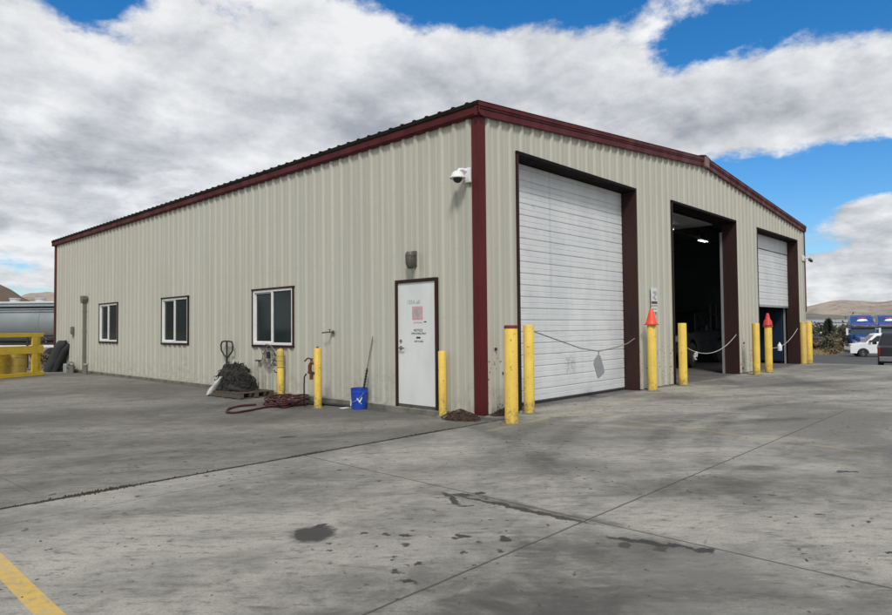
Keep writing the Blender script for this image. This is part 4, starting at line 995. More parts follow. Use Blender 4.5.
m = MB(); m.box(-8.5, 4.2, -1.2, -1.08, rz_ - 1.5, rz_ - 1.36); m.box(-8.5, 4.2, .9, 1.02, rz_ - 1.5, rz_ - 1.36); m.build('side_rail', M_whitepl, t)
m = MB(); m.box(-8.5, 4.2, -.6, .6, rz_ - 1.42, rz_ - 1.2); m.build('chassis', M_black, t)
for x in (2.2, 3.5, -7.2, -8.4):
    for y in (-1.05, 1.05):
        m = MB(); m.lathe([(.3, -.14), (.47, -.14), (.52, -.1), (.52, .1), (.47, .14), (.3, .14), (.3, -.14)], (x, y, .52), 26, M=Matrix(((1, 0, 0), (0, 0, 1), (0, -1, 0)))); m.lathe([(.001, -.08), (.3, -.13), (.3, .13), (.001, .08)], (x, y, .52), 20, M=Matrix(((1, 0, 0), (0, 0, 1), (0, -1, 0)))); m.build('wheel', M_tyre, t)
def leafcloud(m, c, r, n, s, rg, clumps=10):
    cl = [(Vector((rg.gauss(0, .45), rg.gauss(0, .45), rg.uniform(-.6, .8))), rg.uniform(.25, .5)) for _ in range(clumps)]
    for k in range(n):
        cc, cr = rg.choice(cl); p = cc + Vector((rg.gauss(0, cr * .5), rg.gauss(0, cr * .5), rg.gauss(0, cr * .5)))
        p = Vector((c[0] + p.x * r[0], c[1] + p.y * r[1], c[2] + p.z * r[2]))
        u = Vector((rg.gauss(0, 1), rg.gauss(0, 1), rg.gauss(0, 1))).normalized(); w = u.orthogonal().normalized(); q = s * rg.uniform(.5, 1.4)
        m.add([p + u * q, p + w * q * .55, p - u * q, p - w * q * .55], [(0, 1, 2, 3)])
def bush(x, y, rx, h, mat, label, name='bush', n=700, s=.09, cat='bush', conif=False, zz=None, group=None):
    z = terr(x, y) if zz is None else zz
    rg = random.Random(int(x * 31 + y * 17)); t = thing(name, label, cat, (x, y, z), group=group)
    m = MB()
    if conif:
        for k in range(n):
            q = rg.random() ** .8; a_ = rg.uniform(0, 6.28); rr = rx * (1 - q) * (.6 + .3 * sin(q * 22 + 2 * sin(a_)) + .35 * sin(a_ * 3 + q * 9)) * rg.uniform(.2, 1.15) + .08
            p = Vector((rr * cos(a_), rr * sin(a_), h * (.08 + .92 * q) - rr * .15)); u = Vector((cos(a_), sin(a_), -.3 + rg.gauss(0, .3))); w = u.orthogonal().normalized()
            qq = s * rg.uniform(.6, 1.5); m.add([p + u * qq, p + w * qq * .4, p - u * qq, p - w * qq * .4], [(0, 1, 2, 3)])
    else: leafcloud(m, (0, 0, h * .55), (rx, rx, h * .55), n, s, rg, 12)
    m.build('crown', mat, t)
    m = MB(); m.tube([(0, 0, -.1), (.03 * h, 0, h * .3), (0, .02 * h, h * .75)], [.05 * h, .035 * h, .01 * h], 7)
    for k in range(5):
        a_ = k * 1.3; m.tube([(0, 0, h * .2), (rx * .4 * cos(a_), rx * .4 * sin(a_), h * .45), (rx * .7 * cos(a_), rx * .7 * sin(a_), h * .7)], [.02 * h, .014 * h, .005 * h], 5)
    m.build('trunk', M_bark, t)
bush(.3, 24.6, .55, .9, M_leaf[2], 'dead brown brush behind the far end of the warehouse', n=500, s=.06)
bush(-2.6, 25.3, .8, 1.25, M_leaf[1], 'olive green bush behind the yellow drum rack', n=600, s=.07)
bush(1.4, 30.5, .5, 1.9, M_leaf[2], 'thin dry twig bush in front of the tanker trailer', n=160, s=.06)
def rock(x, y, s, label):
    t = MB(); vs = []; nu, nv = 14, 8
    for j in range(nv + 1):
        for i in range(nu):
            a_ = 2 * pi * i / nu; e = -pi / 2 + pi * j / nv; n1 = mnoise.fractal((x + cos(a_) * cos(e), y + sin(a_) * cos(e), sin(e)), 1, 2, 3)
            k = s * (1 + .4 * n1); vs.append((k * cos(a_) * cos(e) * 1.2, k * sin(a_) * cos(e), k * sin(e) * .75))
    t.add(vs, [(j * nu + i, j * nu + (i + 1) % nu, (j + 1) * nu + (i + 1) % nu, (j + 1) * nu + i) for j in range(nv) for i in range(nu)], False)
    o = t.build('rock', M_rock); o.location = (x, y, terr(x, y) + s * .4); tag(o, label, 'rock', 'rocks behind the slab')
rl = 'rough grey brown rock on the dirt between slab edge and tanker trailer'
for (x, y, s) in ((-.6, 24.2, .32), (.0, 24.0, .25), (-.9, 24.9, .28), (.5, 24.4, .36), (-1.4, 24.5, .22)): rock(x, y, s, rl)

# ------------------------------------------------------------------ vehicles
YW = Matrix(((1, 0, 0), (0, 0, 1), (0, -1, 0)))
def wheel(parent, x, y, r, w, rim=M_rim):
    e = part_empty('wheel', parent)
    m = MB(); m.lathe([(r * .6, -w), (r * .92, -w), (r, -w * .7), (r, w * .7), (r * .92, w), (r * .6, w), (r * .6, -w)], (x, y, r), 28, M=YW); m.build('tyre', M_tyre, e)
    m = MB(); m.lathe([(.001, -w * .5), (r * .3, -w * .8), (r * .45, -w * .5), (r * .6, -w * .85), (r * .6, w * .85), (r * .45, w * .5), (r * .3, w * .8), (.001, w * .5)], (x, y, r), 20, M=YW); m.build('rim', rim, e)
def arch(cx, r, zb, n=10): return [(cx + r * cos(a), zb + r * sin(a)) for a in [pi * i / n for i in range(n + 1)]]
def car(name, label, cat, loc, rz, mat, low, roofpts, wheels, wid, belt, glass, tail=False, bumper=M_grey, group=None, glassmat=M_carglass):
    """low: outline of body below the belt (x,z) ; roofpts: greenhouse outline ; glass: list of side panes"""
    t = thing(name, label, cat, loc, rz, group)
    hw = wid / 2
    m = MB(); m.prism(low, lambda u, v, w: (u, w, v), -hw, hw); m.build('body', mat, t, .05, 3)
    m = MB(); n = len(roofpts); zt_ = max(p[1] for p in roofpts)
    def inset(z): return hw - .03 - .2 * (z - belt) / max(zt_ - belt, .1)
    vs = [(x, -inset(z), z) for x, z in roofpts] + [(x, inset(z), z) for x, z in roofpts]
    m.add(vs, [(i, (i + 1) % n, n + (i + 1) % n, n + i) for i in range(n)] + [list(range(n))[::-1], list(range(n, 2 * n))]); m.build('cabin', mat, t, .05, 3)
    for poly in glass:
        for s in (-1, 1):
            m = MB(); n = len(poly)
            m.add([(x, s * (inset(z) + .012), z) for x, z in poly] + [(x, s * (inset(z) - .03), z) for x, z in poly], [list(range(n)), list(range(n, 2 * n))[::-1]] + [(i, (i + 1) % n, n + (i + 1) % n, n + i) for i in range(n)]); m.build('side_window', glassmat, t)
    # windscreen and rear screen along the sloped ends of the greenhouse
    fr = sorted(roofpts, key=lambda p: -p[0])[0]; top_f = sorted([p for p in roofpts if p[1] > zt_ - .08], key=lambda p: -p[0])[0]
    re = sorted(roofpts, key=lambda p: p[0])[0]; top_r = sorted([p for p in roofpts if p[1] > zt_ - .08], key=lambda p: p[0])[0]
    for (p, q, sg, nm) in ((fr, top_f, 1, 'windscreen'), (re, top_r, -1, 'rear_window')):
        m = MB(); a0, a1 = .12, .88
        P0 = (p[0] + (q[0] - p[0]) * a0, p[1] + (q[1] - p[1]) * a0); P1 = (p[0] + (q[0] - p[0]) * a1, p[1] + (q[1] - p[1]) * a1)
        i0, i1 = inset(P0[1]) - .1, inset(P1[1]) - .1
        vs = [(P0[0] + sg * .015, -i0, P0[1] + .01), (P0[0] + sg * .015, i0, P0[1] + .01), (P1[0] + sg * .015, i1, P1[1] + .01), (P1[0] + sg * .015, -i1, P1[1] + .01)]
        m.add(vs + [(x - sg * .05, y, z - .03) for x, y, z in vs], [(0, 1, 2, 3), (7, 6, 5, 4), (0, 4, 5, 1), (1, 5, 6, 2), (2, 6, 7, 3), (3, 7, 4, 0)]); m.build(nm, glassmat, t)
    xf, xr = max(p[0] for p in low), min(p[0] for p in low)
    zb_ = min(p[1] for p in low)
    for (x, sg, nm) in ((xf, 1, 'bumper'), (xr, -1, 'bumper')):
        m = MB(); m.box(min(x - sg * .1, x + sg * .08), max(x - sg * .1, x + sg * .08), -hw + .04, hw - .04, zb_ + .08, zb_ + .32); m.build(nm, bumper, t, .03)
    for s in (-1, 1):
        m = MB(); m.box(xf - .12, xf + .015, s * hw * .72 - .16, s * hw * .72 + .16, belt - .33, belt - .14); m.build('headlight', M_lamp_clear, t, .02)
        m = MB(); m.box(xr - .015, xr + .1, s * (hw - .12) - .09, s * (hw - .12) + .09, belt - .42, belt - .04); m.build('tail_light', M_lamp_red, t, .02)
        m = MB(); m.box(fr[0] - .5, fr[0] - .32, s * (hw + .02), s * (hw + .22), belt + .02, belt + .2) if s > 0 else m.box(fr[0] - .5, fr[0] - .32, -hw - .22, -hw - .02, belt + .02, belt + .2); m.build('wing_mirror', M_black, t, .02)
        for gx in (glass[0][0][0] - .0,):
            m = MB(); y_ = s * (hw + .008); m.box(gx - .12, gx + .04, min(y_, y_ + s * .02), max(y_, y_ + s * .02), belt - .16, belt - .11); m.build('door_handle', M_black, t)
    m = MB(); m.box(xf - .02, xf + .02, -hw * .5, hw * .5, belt - .36, belt - .12); m.build('grille', M_black, t, .01)
    for x, r in wheels:
        for s in (-1, 1): wheel(t, x, s * (hw - .12), r, .12)
    return t
def low_outline(xr, xf, zb_, belt, hood, wh, rr):
    """rear-to-front lower body with two wheel arches; hood = [(x,z)...] top edge from windscreen foot to nose"""
    pts = [(xr, zb_)]
    for wx_ in wh: pts += [(p[0], p[1]) for p in arch(wx_, rr, zb_)[::-1]]
    pts += [(xf, zb_)] + hood[::-1] + [(xr, belt)]
    return pts
def heading(dx, dy): return atan2(dy, dx)
# white van
lo = low_outline(-2.75, 2.75, .3, 1.28, [(1.45, 1.28), (2.5, 1.1), (2.75, .92)], (-1.7, 1.75), .46)
car('white_van', 'white cargo van with dark side windows parked in front of blue trucks', 'van', (60.6, 4.6, lotz(42) - .012), heading(-.42, .9), M_white, lo,
    [(-2.72, 1.2), (1.6, 1.2), (.75, 2.02), (.45, 2.08), (-2.5, 2.08), (-2.68, 1.95)], ((-1.7, .38), (1.75, .38)), 2.0, 1.28,
    [[(.25, 1.36), (1.2, 1.36), (.62, 1.86), (.25, 1.88)], [(-1.1, 1.36), (.08, 1.36), (.08, 1.88), (-1.1, 1.88)], [(-2.5, 1.36), (-1.25, 1.36), (-1.25, 1.88), (-2.5, 1.88)]], bumper=M_black)
# black pickup, rear to the camera
def pickup(label, loc, rz, group=None, bump_=None):
    lo = low_outline(-2.8, 2.8, .42, 1.2, [(1.2, 1.2), (2.6, 1.14), (2.8, 1.0)], (-1.75, 1.8), .52)
    t = car('pickup_truck', label, 'pickup', loc, rz, M_darkcar, lo, [(-.75, 1.15), (1.35, 1.15), (.7, 1.82), (.45, 1.88), (-.5, 1.88), (-.68, 1.8)], ((-1.75, .42), (1.8, .42)), 2.0, 1.2,
        [[(.3, 1.26), (1.05, 1.26), (.55, 1.74), (.3, 1.75)], [(-.55, 1.26), (.15, 1.26), (.15, 1.75), (-.5, 1.75)]], bumper=bump_ or M_grey, group=group)
    m = MB(); m.box(-2.86, -2.79, -.88, .88, .66, 1.19); m.build('tailgate', M_darkcar, t, .02)
    m = MB(); m.box(-2.7, -.8, -.86, .86, 1.195, 1.23); m.build('bed_cover', M_black, t, .01)
    m = MB(); m.box(-2.88, -2.865, -.15, .15, .5, .64); m.build('number_plate', M_plate, t)
    return t
pickup('black pickup truck with its rear at the right picture edge on the asphalt', (31.85, -.9, lotz(13.8) - .012), heading(.985, .17))
pickup('black pickup truck parked inside the dark workshop bay', (14.95, 3.3, -.003), heading(-1, -.12), bump_=M_black)
# dark SUV and a pale car beyond the brush
lo = low_outline(-2.25, 2.3, .3, 1.0, [(1.2, 1.0), (2.1, .9), (2.3, .7)], (-1.35, 1.4), .42)
suvroof = [(-2.2, .95), (1.3, .95), (.45, 1.55), (.2, 1.62), (-1.6, 1.62), (-2.05, 1.4)]
suvglass = [[(.1, 1.08), (.95, 1.08), (.35, 1.48), (.1, 1.5)], [(-.95, 1.08), (0, 1.08), (0, 1.5), (-.95, 1.5)], [(-1.8, 1.08), (-1.05, 1.08), (-1.05, 1.5), (-1.6, 1.5)]]
car('parked_suv', 'dark grey SUV parked beyond the dry grass and brush', 'car', (82.5, 14.9, terr(82.5, 13.7) + .3), heading(.3, -.95), M_darkcar, lo, suvroof, ((-1.35, .34), (1.4, .34)), 1.85, 1.0, suvglass)
car('parked_car', 'white car mostly hidden behind the dark SUV and bollard', 'car', (91.5, 18.5, terr(91, 18) + .75), heading(.3, -.95), M_white, lo, suvroof, ((-1.35, .34), (1.4, .34)), 1.85, 1.0, suvglass)
# blue semi trucks facing the camera
def semi(label, loc, rz):
    t = thing('semi_truck', label, 'truck', loc, rz, 'blue semi trucks in the yard')
    m = MB(); m.prism([(-2.6, .9), (.6, .9), (.6, 1.75), (.35, 2.75), (-2.6, 2.75)], lambda u, v, w: (u, w, v), -1.2, 1.2); m.build('cab', M_blue, t, .06, 3)
    m = MB(); m.prism([(-2.6, 2.78), (.3, 2.78), (.05, 3.15), (-.75, 3.85), (-1.2, 4.02), (-2.6, 4.05)], lambda u, v, w: (u, w * (1 - .12 * max(0, v - 3) ), v), -1.18, 1.18); m.build('roof_fairing', M_blue, t, .1, 3)
    m = MB(); m.prism([(.61, .75), (2.3, .75), (2.42, 1.0), (2.36, 1.55), (2.1, 1.68), (.61, 1.86)], lambda u, v, w: (u, w * (1 - .12 * max(0, u - .6)), v), -.95, .95); m.build('hood', M_blue, t, .1, 3)
    for s in (-1, 1):
        m = MB()
        q = [(.6, 1.82), (.365, 2.7)]
        ya, yb = (.04, 1.1) if s > 0 else (-1.1, -.04)
        m.add([(q[0][0] + .02, ya, q[0][1]), (q[0][0] + .02, yb, q[0][1]), (q[1][0] + .02, yb, q[1][1]), (q[1][0] + .02, ya, q[1][1])] + [(q[0][0] - .03, ya, q[0][1]), (q[0][0] - .03, yb, q[0][1]), (q[1][0] - .03, yb, q[1][1]), (q[1][0] - .03, ya, q[1][1])], [(0, 1, 2, 3), (7, 6, 5, 4), (0, 4, 5, 1), (1, 5, 6, 2), (2, 6, 7, 3), (3, 7, 4, 0)]); m.build('windscreen', M_teal, t)
        m = MB(); m.box(-.75, .25, s * 1.2 - .012, s * 1.2 + .012, 1.85, 2.6); m.build('side_window', M_teal, t)
        m = MB(); yy = s * 1.55; m.box(.42, .56, yy - .1, yy + .1, 1.75, 2.55); m.tube([(.4, s * 1.2, 1.9), (.5, yy, 1.95)], .025, 6); m.tube([(.4, s * 1.2, 2.45), (.5, yy, 2.4)], .025, 6); m.build('wing_mirror', M_whitepl, t, .02)
        m = MB(); m.prism([(.75, .7), (.9, 1.15), (1.3, 1.3), (1.8, 1.28), (2.2, 1.1), (2.35, .7), (2.15, .7), (1.9, 1.02), (1.2, 1.05), (.95, .7)], lambda u, v, w: (u, w, v), min(s * .9, s * 1.24), max(s * .9, s * 1.24)); m.build('fender', M_blue, t, .03)
        m = MB(); m.box(2.2, 2.4, s * .95 - .16, s * .95 + .16, .95, 1.15); m.build('headlight', M_lamp_clear, t, .03)
        m = MB(); m.cyl((-1.2, s * 1.0, .55), (.4, s * 1.0, .55), .3, n=20); m.build('fuel_tank', M_chrome, t)
        m = MB(); m.cyl((-2.72, s * 1.0, 1.0), (-2.72, s * 1.0, 4.1), .07, n=12); m.build('exhaust_stack', M_chrome, t)
        for x in (1.55, -3.4, -4.7): wheel(t, x, s * 1.05, .52, .15)
    m = MB(); m.prism([(.34, 2.62), (.62, 2.55), (.62, 2.6), (.36, 2.76)], lambda u, v, w: (u, w, v), -1.12, 1.12); m.build('sun_visor', M_black, t, .01)
    for y in (-.9, -.45, 0, .45, .9):
        m = MB(); m.box(.22, .34, y - .06, y + .06, 2.79, 2.87); m.build('marker_lamp', M_orange, t, .01)
    m = MB(); m.box(2.4, 2.5, -.55, .55, .8, 1.5); m.build('grille', M_chrome, t, .02)
    m = MB(); m.box(2.25, 2.6, -1.2, 1.2, .38, .7); m.build('bumper', M_chrome, t, .04)
    m = MB(); m.box(-5.4, 2.2, -.42, .42, .6, .88); m.build('chassis', M_black, t)
    m = MB(); m.cyl((-4.1, 0, .88), (-4.1, 0, 1.05), .5, n=20); m.build('fifth_wheel', M_black, t)
    # pale winged emblem on the fairing front
    m = MB(); e = []
    for y, zz in ((-.55, 3.32), (-.1, 3.28), (.55, 3.34), (.42, 3.52), (.05, 3.58), (-.38, 3.5)): e.append((-.17 - (zz - 3.3) * 1.14 + .05 + .05, y, zz + .02))
    n = len(e); m.add(e + [(x - .09, y, z - .06) for x, y, z in e], [list(range(n)), list(range(n, 2 * n))[::-1]] + [(i, n + i, n + (i + 1) % n, (i + 1) % n) for i in range(n)]); m.build('emblem', M_whitepl, t)
    m = MB(); e = [(-.17 - (zz - 3.3) * 1.14 + .13, y, zz + .02) for y, zz in ((-.5, 3.6), (0, 3.66), (.5, 3.6), (.3, 3.72), (-.3, 3.72))]
    n = len(e); m.add(e + [(x - .09, y, z - .06) for x, y, z in e], [list(range(n)), list(range(n, 2 * n))[::-1]] + [(i, n + i, n + (i + 1) % n, (i + 1) % n) for i in range(n)]); m.build('emblem', M_signred, t)
    return t
zy = lotz(56) - .012
semi('blue semi truck with white emblem on its roof fairing, behind the van front', (77.0, 9.1, zy), heading(-.95, -.3) )
semi('blue semi truck with tall roof fairing, at the right behind white van', (80.0, 6.95, zy), heading(-.95, -.3))

# workshop interior
t = thing('strip_light', 'lit fluorescent strip light hanging deep inside the dark open bay', 'light', (14.2, 2.06, 4.27), group='strip lights in the workshop')
m = MB(); m.box(-.34, .34, -.06, .06, .02, .07); m.tube([(-.3, 0, .08), (-.3, 0, .2)], .008, 5); m.tube([(.3, 0, .08), (.3, 0, .2)], .008, 5); m.build('housing', M_whitepl, t)
for yy in (-.045, .045):
    m = MB(); m.cyl((-.3, yy, -.0), (.3, yy, -.0), .012, n=8); m.build('tube', M_tubelight, t)
t = thing('strip_light', 'lit fluorescent strip light near the open doorway top left corner', 'light', (10.05, 1.44, 4.19), group='strip lights in the workshop')
m = MB(); m.box(-.34, .34, -.06, .06, .02, .07); m.tube([(-.3, 0, .08), (-.3, 0, .25)], .008, 5); m.tube([(.3, 0, .08), (.3, 0, .25)], .008, 5); m.build('housing', M_whitepl, t)
for yy in (-.045, .045):
    m = MB(); m.cyl((-.3, yy, 0), (.3, yy, 0), .012, n=8); m.build('tube', M_tubelight, t)
t = thing('tool_cabinet', 'dark blue steel cabinet standing just inside the half-open doorway', 'cabinet', (17.55, .95, -.003))
m = MB(); m.box(-.28, .28, -.45, .45, .08, 1.95); m.build('carcass', M_tool, t, .01)
for y in (-.44, .005):
    m = MB(); m.box(-.3, -.282, y, y + .435, .12, 1.91); m.build('cabinet_door', M_tool, t, .006); 
m = MB(); m.box(-.32, -.301, -.04, -.02, .9, 1.15); m.build('handle', M_chrome, t)
m = MB()
for sx in (-.25, .2):
    for sy in (-.42, .37): m.box(sx, sx + .05, sy, sy + .05, 0, .08)
m.build('feet', M_black, t)
t = thing('storage_shelf', 'dark steel storage shelf along the inner wall of workshop', 'shelf', (17.5, 5.2, -.003))
for z in (.4, 1.1, 1.8):
    m = MB(); m.box(-.3, .3, -2.2, 2.2, z, z + .04); m.build('shelf_board', M_liner, t)
for y in (-2.2, 0, 2.15):
    m = MB(); m.box(-.3, -.25, y, y + .05, 0, 2.2); m.box(.25, .3, y, y + .05, 0, 2.2); m.build('upright', M_grey, t)

# ------------------------------------------------------------------ right background: brush, grass, buildings
bush(86.5, 14.6, 1.3, 4.0, M_leaf[0], 'dark pointed conifer tree rising above the brush', 'conifer_tree', 2600, .32, 'tree', True)
k = 0
labs = ['olive scrub bush left of the blue trucks, tallest of the brush', 'scrub bush behind the dark SUV', 'low scrub bush just right of the far bollards', 'wide brown scrub bush in front of the blue truck', 'olive scrub bush under the conifer tree', 'small dry brown bush at the asphalt edge']
for (x, y, rx, h, mi) in ((84, 11.9, 2.0, 3.1, 1), (90, 16.8, 2.4, 2.3, 1), (80, 15.2, 1.4, 1.2, 2), (73.6, 10.6, 1.0, 1.5, 2), (82.5, 12.6, 1.7, 2.6, 1), (68, 10.3, .7, .7, 2)):
    bush(x, y, rx, h, M_leaf[mi], labs[k], n=1100, s=.16, group='scrub bushes beyond the lot'); k += 1
for (x, y, rx, h, mi, lb) in ((93, 14.4, 2.8, 3.6, 0, 'dark green bush mass farthest behind the brush'), (79.5, 12.0, 1.6, 2.0, 1, 'olive bush just left of the first blue truck'), (96, 19.2, 3.0, 3.4, 1, 'tall olive bush behind the far bollards'), (87, 17.8, 1.8, 1.7, 0, 'dark low bush right beside the far bollards')):
    bush(x, y, rx, h, M_leaf[mi], lb, n=1300, s=.17, group='scrub bushes beyond the lot')
m = MB(); rg = random.Random(21)
for i in range(5200):
    x = rg.uniform(62.3, 82); y = rg.uniform(8.6, 22)
    if x > 62 and y < 9.6: continue
    z = terr(x, y); hh = rg.uniform(.1, .5); a_ = rg.uniform(0, pi); w_ = .035
    lx, ly = rg.gauss(0, .16), rg.gauss(0, .16)
    m.add([(x - w_ * cos(a_), y - w_ * sin(a_), z), (x + w_ * cos(a_), y + w_ * sin(a_), z), (x + lx, y + ly, z + hh + .25)], [(0, 1, 2)])
tag(m.build('dry_grass', M_grass), 'tan dry grass and weeds growing beyond the asphalt lot', 'grass', kind='stuff')
def shed(label, loc, rz, lx, ly, h, doors):
    t = thing('low_building', label, 'building', loc, rz, 'low white buildings in the distance')
    m = MB(); m.box(-lx / 2, lx / 2, -ly / 2, ly / 2, 0, h); m.build('wall', M_bldg, t)
    m = MB(); m.prism([(-ly / 2 - .4, h + .003), (ly / 2 + .4, h + .003), (0, h + 1.1)], lambda u, v, w: (w, u, v), -lx / 2 - .4, lx / 2 + .4); m.build('roof', M_bldgroof, t)
    for k in range(doors):
        m = MB(); x = -lx / 2 + (k + .5) * lx / doors; m.box(x - 1.3, x + 1.3, -ly / 2 - .05, -ly / 2 - .003, .1, h * .62); m.build('door', M_grey, t)
shed('long white building with grey roof far off below the tan hills', (283, 55, terr(283, 55)), atan2(-.95, .3), 90, 16, 4.4, 12)
shed('small white shed behind the brush left of the conifer tree', (172, 36, terr(172, 36)), atan2(-.95, .3), 9, 6, 2.6, 2)

# ------------------------------------------------------------------ hills
def hill(name, prof, dist, depth, mat, seed, amp=.12):
    m = MB(); vs = []; az = []; a = prof[0][0]
    while a <= prof[-1][0]: az.append(a); a += .35
    nr = 16
    for a in az:
        for (a0, e0), (a1, e1) in zip(prof, prof[1:]):
            if a0 <= a <= a1: e = e0 + (e1 - e0) * (a - a0) / (a1 - a0); break
        for j in range(nr + 1):
            q = j / nr; r = dist - depth * .5 + depth * q
            hgt = dist * tan(radians(e)) * sin(pi * min(1, q * 1.0)) ** 1.2
            n1 = mnoise.fractal((a * .35 + seed, q * 2.5, seed), 1, 2, 5)
            ridge = 1 - abs(mnoise.noise((a * .9 + seed, q * .6, seed * 2)))
            vs.append((-7.7 + r * sin(radians(a)), -6.6 + r * cos(radians(a)), -12 + max(-5, hgt * (1 + amp * n1 + amp * (ridge - .7)) + 12 * (q > 0) * (q < 1))))
    n = nr + 1
    m.add(vs, [(i * n + j, i * n + j + 1, (i + 1) * n + j + 1, (i + 1) * n + j) for i in range(len(az) - 1) for j in range(nr)], True)
    tag(m.build(name, mat), kind='structure')
def hillmat(name, c1, c2, c3, sc):
    m, t, b, co, ge = newmat(name)
    n = t.noise(ge, sc, 6, .62); n2 = t.noise(t.mapping(ge, (1, 1, 4)), sc * 3.5, 5, .7)
    col = t.mix(t.mr(n, .35, .65), c1, c2); col = t.mix(t.mr(n2, .46, .68, 0, .8), col, c3)
    col = t.mix(t.mr(t.noise(ge, sc * 12, 5, .7), .52, .66, 0, .55), col, tuple(c * .6 for c in c3))
    t.l.new(col, b.inputs['Base Color']); b.inputs['Roughness'].default_value = .95; b.inputs['Specular IOR Level'].default_value = .1
    return m
M_h1 = hillmat('brown_hill', (.15, .115, .085), (.11, .09, .07), (.18, .145, .1), .006)
M_h2 = hillmat('hazed_tan_hill', (.40, .335, .275), (.30, .26, .22), (.17, .155, .13), .0035)  # paleness of distance haze put into the base colour
M_h3 = hillmat('foothill', (.2, .19, .155), (.17, .165, .14), (.12, .125, .1), .006)
hill('hills', [(-30, 2.5), (-12, 4.2), (3, 5.2), (9, 4.3), (11.7, 3.4), (13.2, 2.5), (14.2, 1.95), (16, 1.7), (22, 1.2), (30, .8)], 1500, 900, M_h1, 2.2, .06)
hill('hills', [(2, 2.0), (10, 2.1), (12.5, 2.45), (13.6, 2.95), (14.6, 3.0), (16, 2.8), (22, 2.3), (34, 1.5)], 3300, 1600, M_h2, 5.1, .06)
hill('hills', [(40, 1.0), (60, 1.2), (72, 1.25), (75.8, 1.38), (77.4, 1.7), (78.4, 1.82), (79.6, 1.7), (80.4, 1.68), (81.4, 1.74), (84, 1.95), (92, 2.4), (110, 2.0)], 3800, 2200, M_h2, 8.3, .07)
hill('hills', [(40, .5), (60, .6), (72, .62), (76, .85), (78, .7), (80, .6), (84, .8), (95, 1.1), (115, .7)], 1700, 900, M_h3, 11.7, .1)

# ------------------------------------------------------------------ camera
yaw, pitch, roll = .8123, .0316, -.0097
fw = Vector((sin(yaw) * cos(pitch), cos(yaw) * cos(pitch), sin(pitch))); r_ = Vector((cos(yaw), -sin(yaw), 0)); u_ = r_.cross(fw)
r2_ = r_ * cos(roll) + u_ * sin(roll); u2_ = -r_ * sin(roll) + u_ * cos(roll)
cd = bpy.data.cameras.new('camera'); cam = bpy.data.objects.new('camera', cd); COL.objects.link(cam)
Mx = Matrix((r2_, u2_, -fw)).transposed().to_4x4(); Mx.translation = (-7.7191, -6.5744, 1.3951); cam.matrix_world = Mx
cd.sensor_width = 36; cd.lens = 36 * 641.25 / 892; cd.clip_end = 12000; cd.clip_start = .05
S.camera = cam

# ------------------------------------------------------------------ light and sky
SUN_AZ, SUN_EL = 226, 46
sd = bpy.data.lights.new('sun', 'SUN'); sd.energy = 1.5; sd.angle = radians(12); sd.color = (1, .965, .91)
so = bpy.data.objects.new('sun', sd); COL.objects.link(so)
sv = Vector((sin(radians(SUN_AZ)) * cos(radians(SUN_EL)), cos(radians(SUN_AZ)) * cos(radians(SUN_EL)), sin(radians(SUN_EL))))
so.rotation_euler = sv.to_track_quat('Z', 'Y').to_euler()
wd = bpy.data.worlds.new('World'); S.world = wd; wd.use_nodes = True
t = NT(wd.node_tree); bg = t.n['Background']; out = t.n['World Output']
sky = t.n.new('ShaderNodeTexSky'); sky.sky_type = 'NISHITA'; sky.sun_disc = False
sky.sun_elevation = radians(SUN_EL); sky.sun_rotation = radians(SUN_AZ); sky.air_density = 1.0; sky.dust_density = .8; sky.ozone_density = 5
SKY_STR = .088
hs = t.n.new('ShaderNodeHueSaturation'); hs.inputs['Saturation'].default_value = 1.32; t.l.new(sky.outputs[0], hs.inputs['Color']); t.l.new(hs.outputs[0], bg.inputs[0]); bg.inputs[1].default_value = SKY_STR
g = t.n.new('ShaderNodeTexCoord').outputs['Generated']
sep = t.n.new('ShaderNodeSeparateXYZ'); t.l.new(g, sep.inputs[0]); x, y, z = sep.outputs
az = t.m('MULTIPLY', t.m('ARCTAN2', x, y), 57.2958); el = t.m('MULTIPLY', t.m('ARCSINE', z), 57.2958)
zz = t.m('ADD', t.m('MAXIMUM', z, 0), .3)
cx = t.m('DIVIDE', x, zz); cy = t.m('DIVIDE', y, zz)
cb = t.n.new('ShaderNodeCombineXYZ'); t.l.new(cx, cb.inputs[0]); t.l.new(cy, cb.inputs[1]); cb.inputs[2].default_value = 3.7
pv = cb.outputs[0]
n1 = t.noise(pv, 1.7, 10, .58, .05)
n2 = t.noise(pv, 4.4, 9, .64, .1)
sunv = (sv.x * .16, sv.y * .16, 0)
n1s = t.noise(t.mapping(pv, (1, 1, 1), (0, 0, 0), sunv), 1.7, 10, .58, .05)
n2s = t.noise(t.mapping(pv, (1, 1, 1), (0, 0, 0), tuple(c * .5 for c in sunv)), 4.4, 7, .64, .1)
emb = t.m('ADD', t.m('MULTIPLY', t.m('SUBTRACT', n1, n1s), 1.6), t.m('MULTIPLY', t.m('SUBTRACT', n2, n2s), .4))
dens = t.m('ADD', t.m('ADD', t.m('MULTIPLY', t.m('SUBTRACT', n1, .5), 1.5), t.m('MULTIPLY', t.m('SUBTRACT', n2, .5), 2.0)), .42)
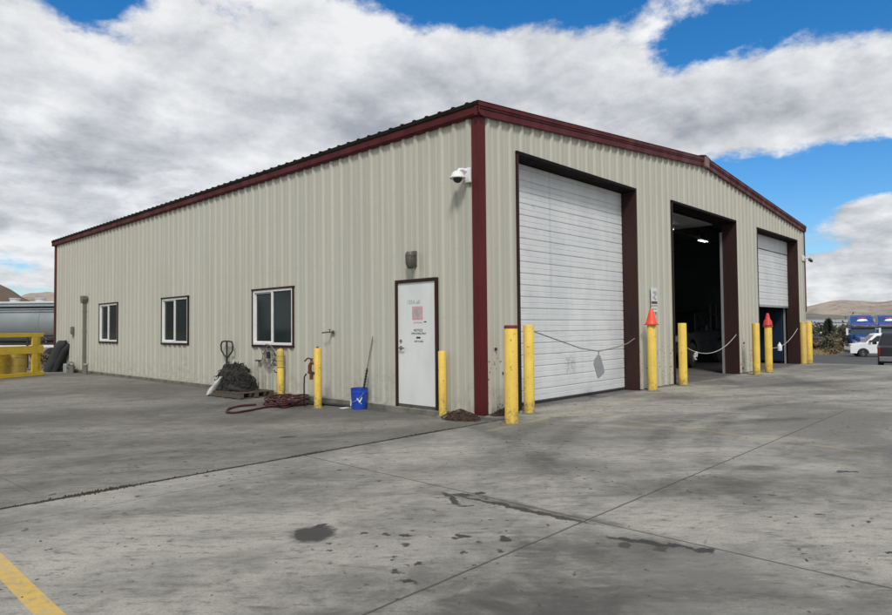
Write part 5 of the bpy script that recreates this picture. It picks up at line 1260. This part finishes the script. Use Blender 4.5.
BL = [(17.6, 25.6, 3.0, 1.8, -1.2), (44.6, 27.2, 4.2, 2.2, -.85), (55, 27.8, 7, 1.9, -.75), (67.5, 23.0, 2.6, 1.7, -.45), (74.5, 22.2, 4.5, 1.5, -.65), (81, 23.6, 5, 1.4, -.5), (62, 26.5, 3, 1.2, -.3),
      (75, 9.8, 7, 2.6, -1.05), (82, 11.3, 5, 1.7, -.7), (70, 13.6, 3, 1.2, -.25), (80.8, 8.2, 2.3, 1.1, 1.5), (79.5, 5.6, 6, .6, -.35), (76.5, 7.2, 2, 1.2, .15), (79, 4.3, 7, 1.2, .55), (13, 4.7, 3.5, .7, -.3), (13, 3.2, 5, .5, -.25), (13, 3.9, 4, .3, .25),
      (30, 14, 16, 6, .4), (52, 19, 10, 3.5, .4), (72, 16.5, 11, 1.9, .55), (67, 25.6, 2.5, 1.0, .3)]
for (a, e, sa, se, w) in BL:
    u = t.m('DIVIDE', t.m('SUBTRACT', az, a), sa); v = t.m('DIVIDE', t.m('SUBTRACT', el, e), se)
    gq = t.m('POWER', 2.71828, t.m('MULTIPLY', t.m('ADD', t.m('MULTIPLY', u, u), t.m('MULTIPLY', v, v)), -.5))
    dens = t.m('ADD', dens, t.m('MULTIPLY', gq, w))
cov = t.mr(dens, -.05, .36)
shade = t.m('ADD', t.m('MULTIPLY', t.noise(t.mapping(pv, (1, 1, 1), (0, 0, 0), (.21, .13, 0)), 1.1, 8, .55, .2), .8), t.m('MULTIPLY', t.noise(pv, 4, 7, .62), .2))
thick = t.mr(dens, .35, 1.25)
bright = t.mr(t.m('ADD', t.m('SUBTRACT', shade, t.m('MULTIPLY', thick, .06)), t.m('MULTIPLY', emb, .75)), .3, .62, 0, 1, False)
ccol = t.mix(bright, (.24, .255, .28), (.55, .555, .56))
puff = t.m('MULTIPLY', t.mr(t.noise(pv, 2.3, 7, .62, .4), .54, .7), .5)
ccol = t.mix(puff, ccol, (.68, .685, .69))
b2_ = t.n.new('ShaderNodeBackground'); t.l.new(ccol, b2_.inputs[0]); b2_.inputs[1].default_value = 1.0
mx = t.n.new('ShaderNodeMixShader'); t.l.new(t.m('MULTIPLY', cov, .97), mx.inputs[0]); t.l.new(bg.outputs[0], mx.inputs[1]); t.l.new(b2_.outputs[0], mx.inputs[2]); t.l.new(mx.outputs[0], out.inputs[0])
wd.cycles.sampling_method = 'MANUAL'; wd.cycles.sample_map_resolution = 512

S.view_settings.view_transform = 'Standard'; S.view_settings.look = 'None'; S.view_settings.exposure = .68; S.view_settings.gamma = 1; S.view_settings.use_curve_mapping = False
S.render.engine = 'CYCLES'
S.cycles.use_denoising = True
S.cycles.max_bounces = 6
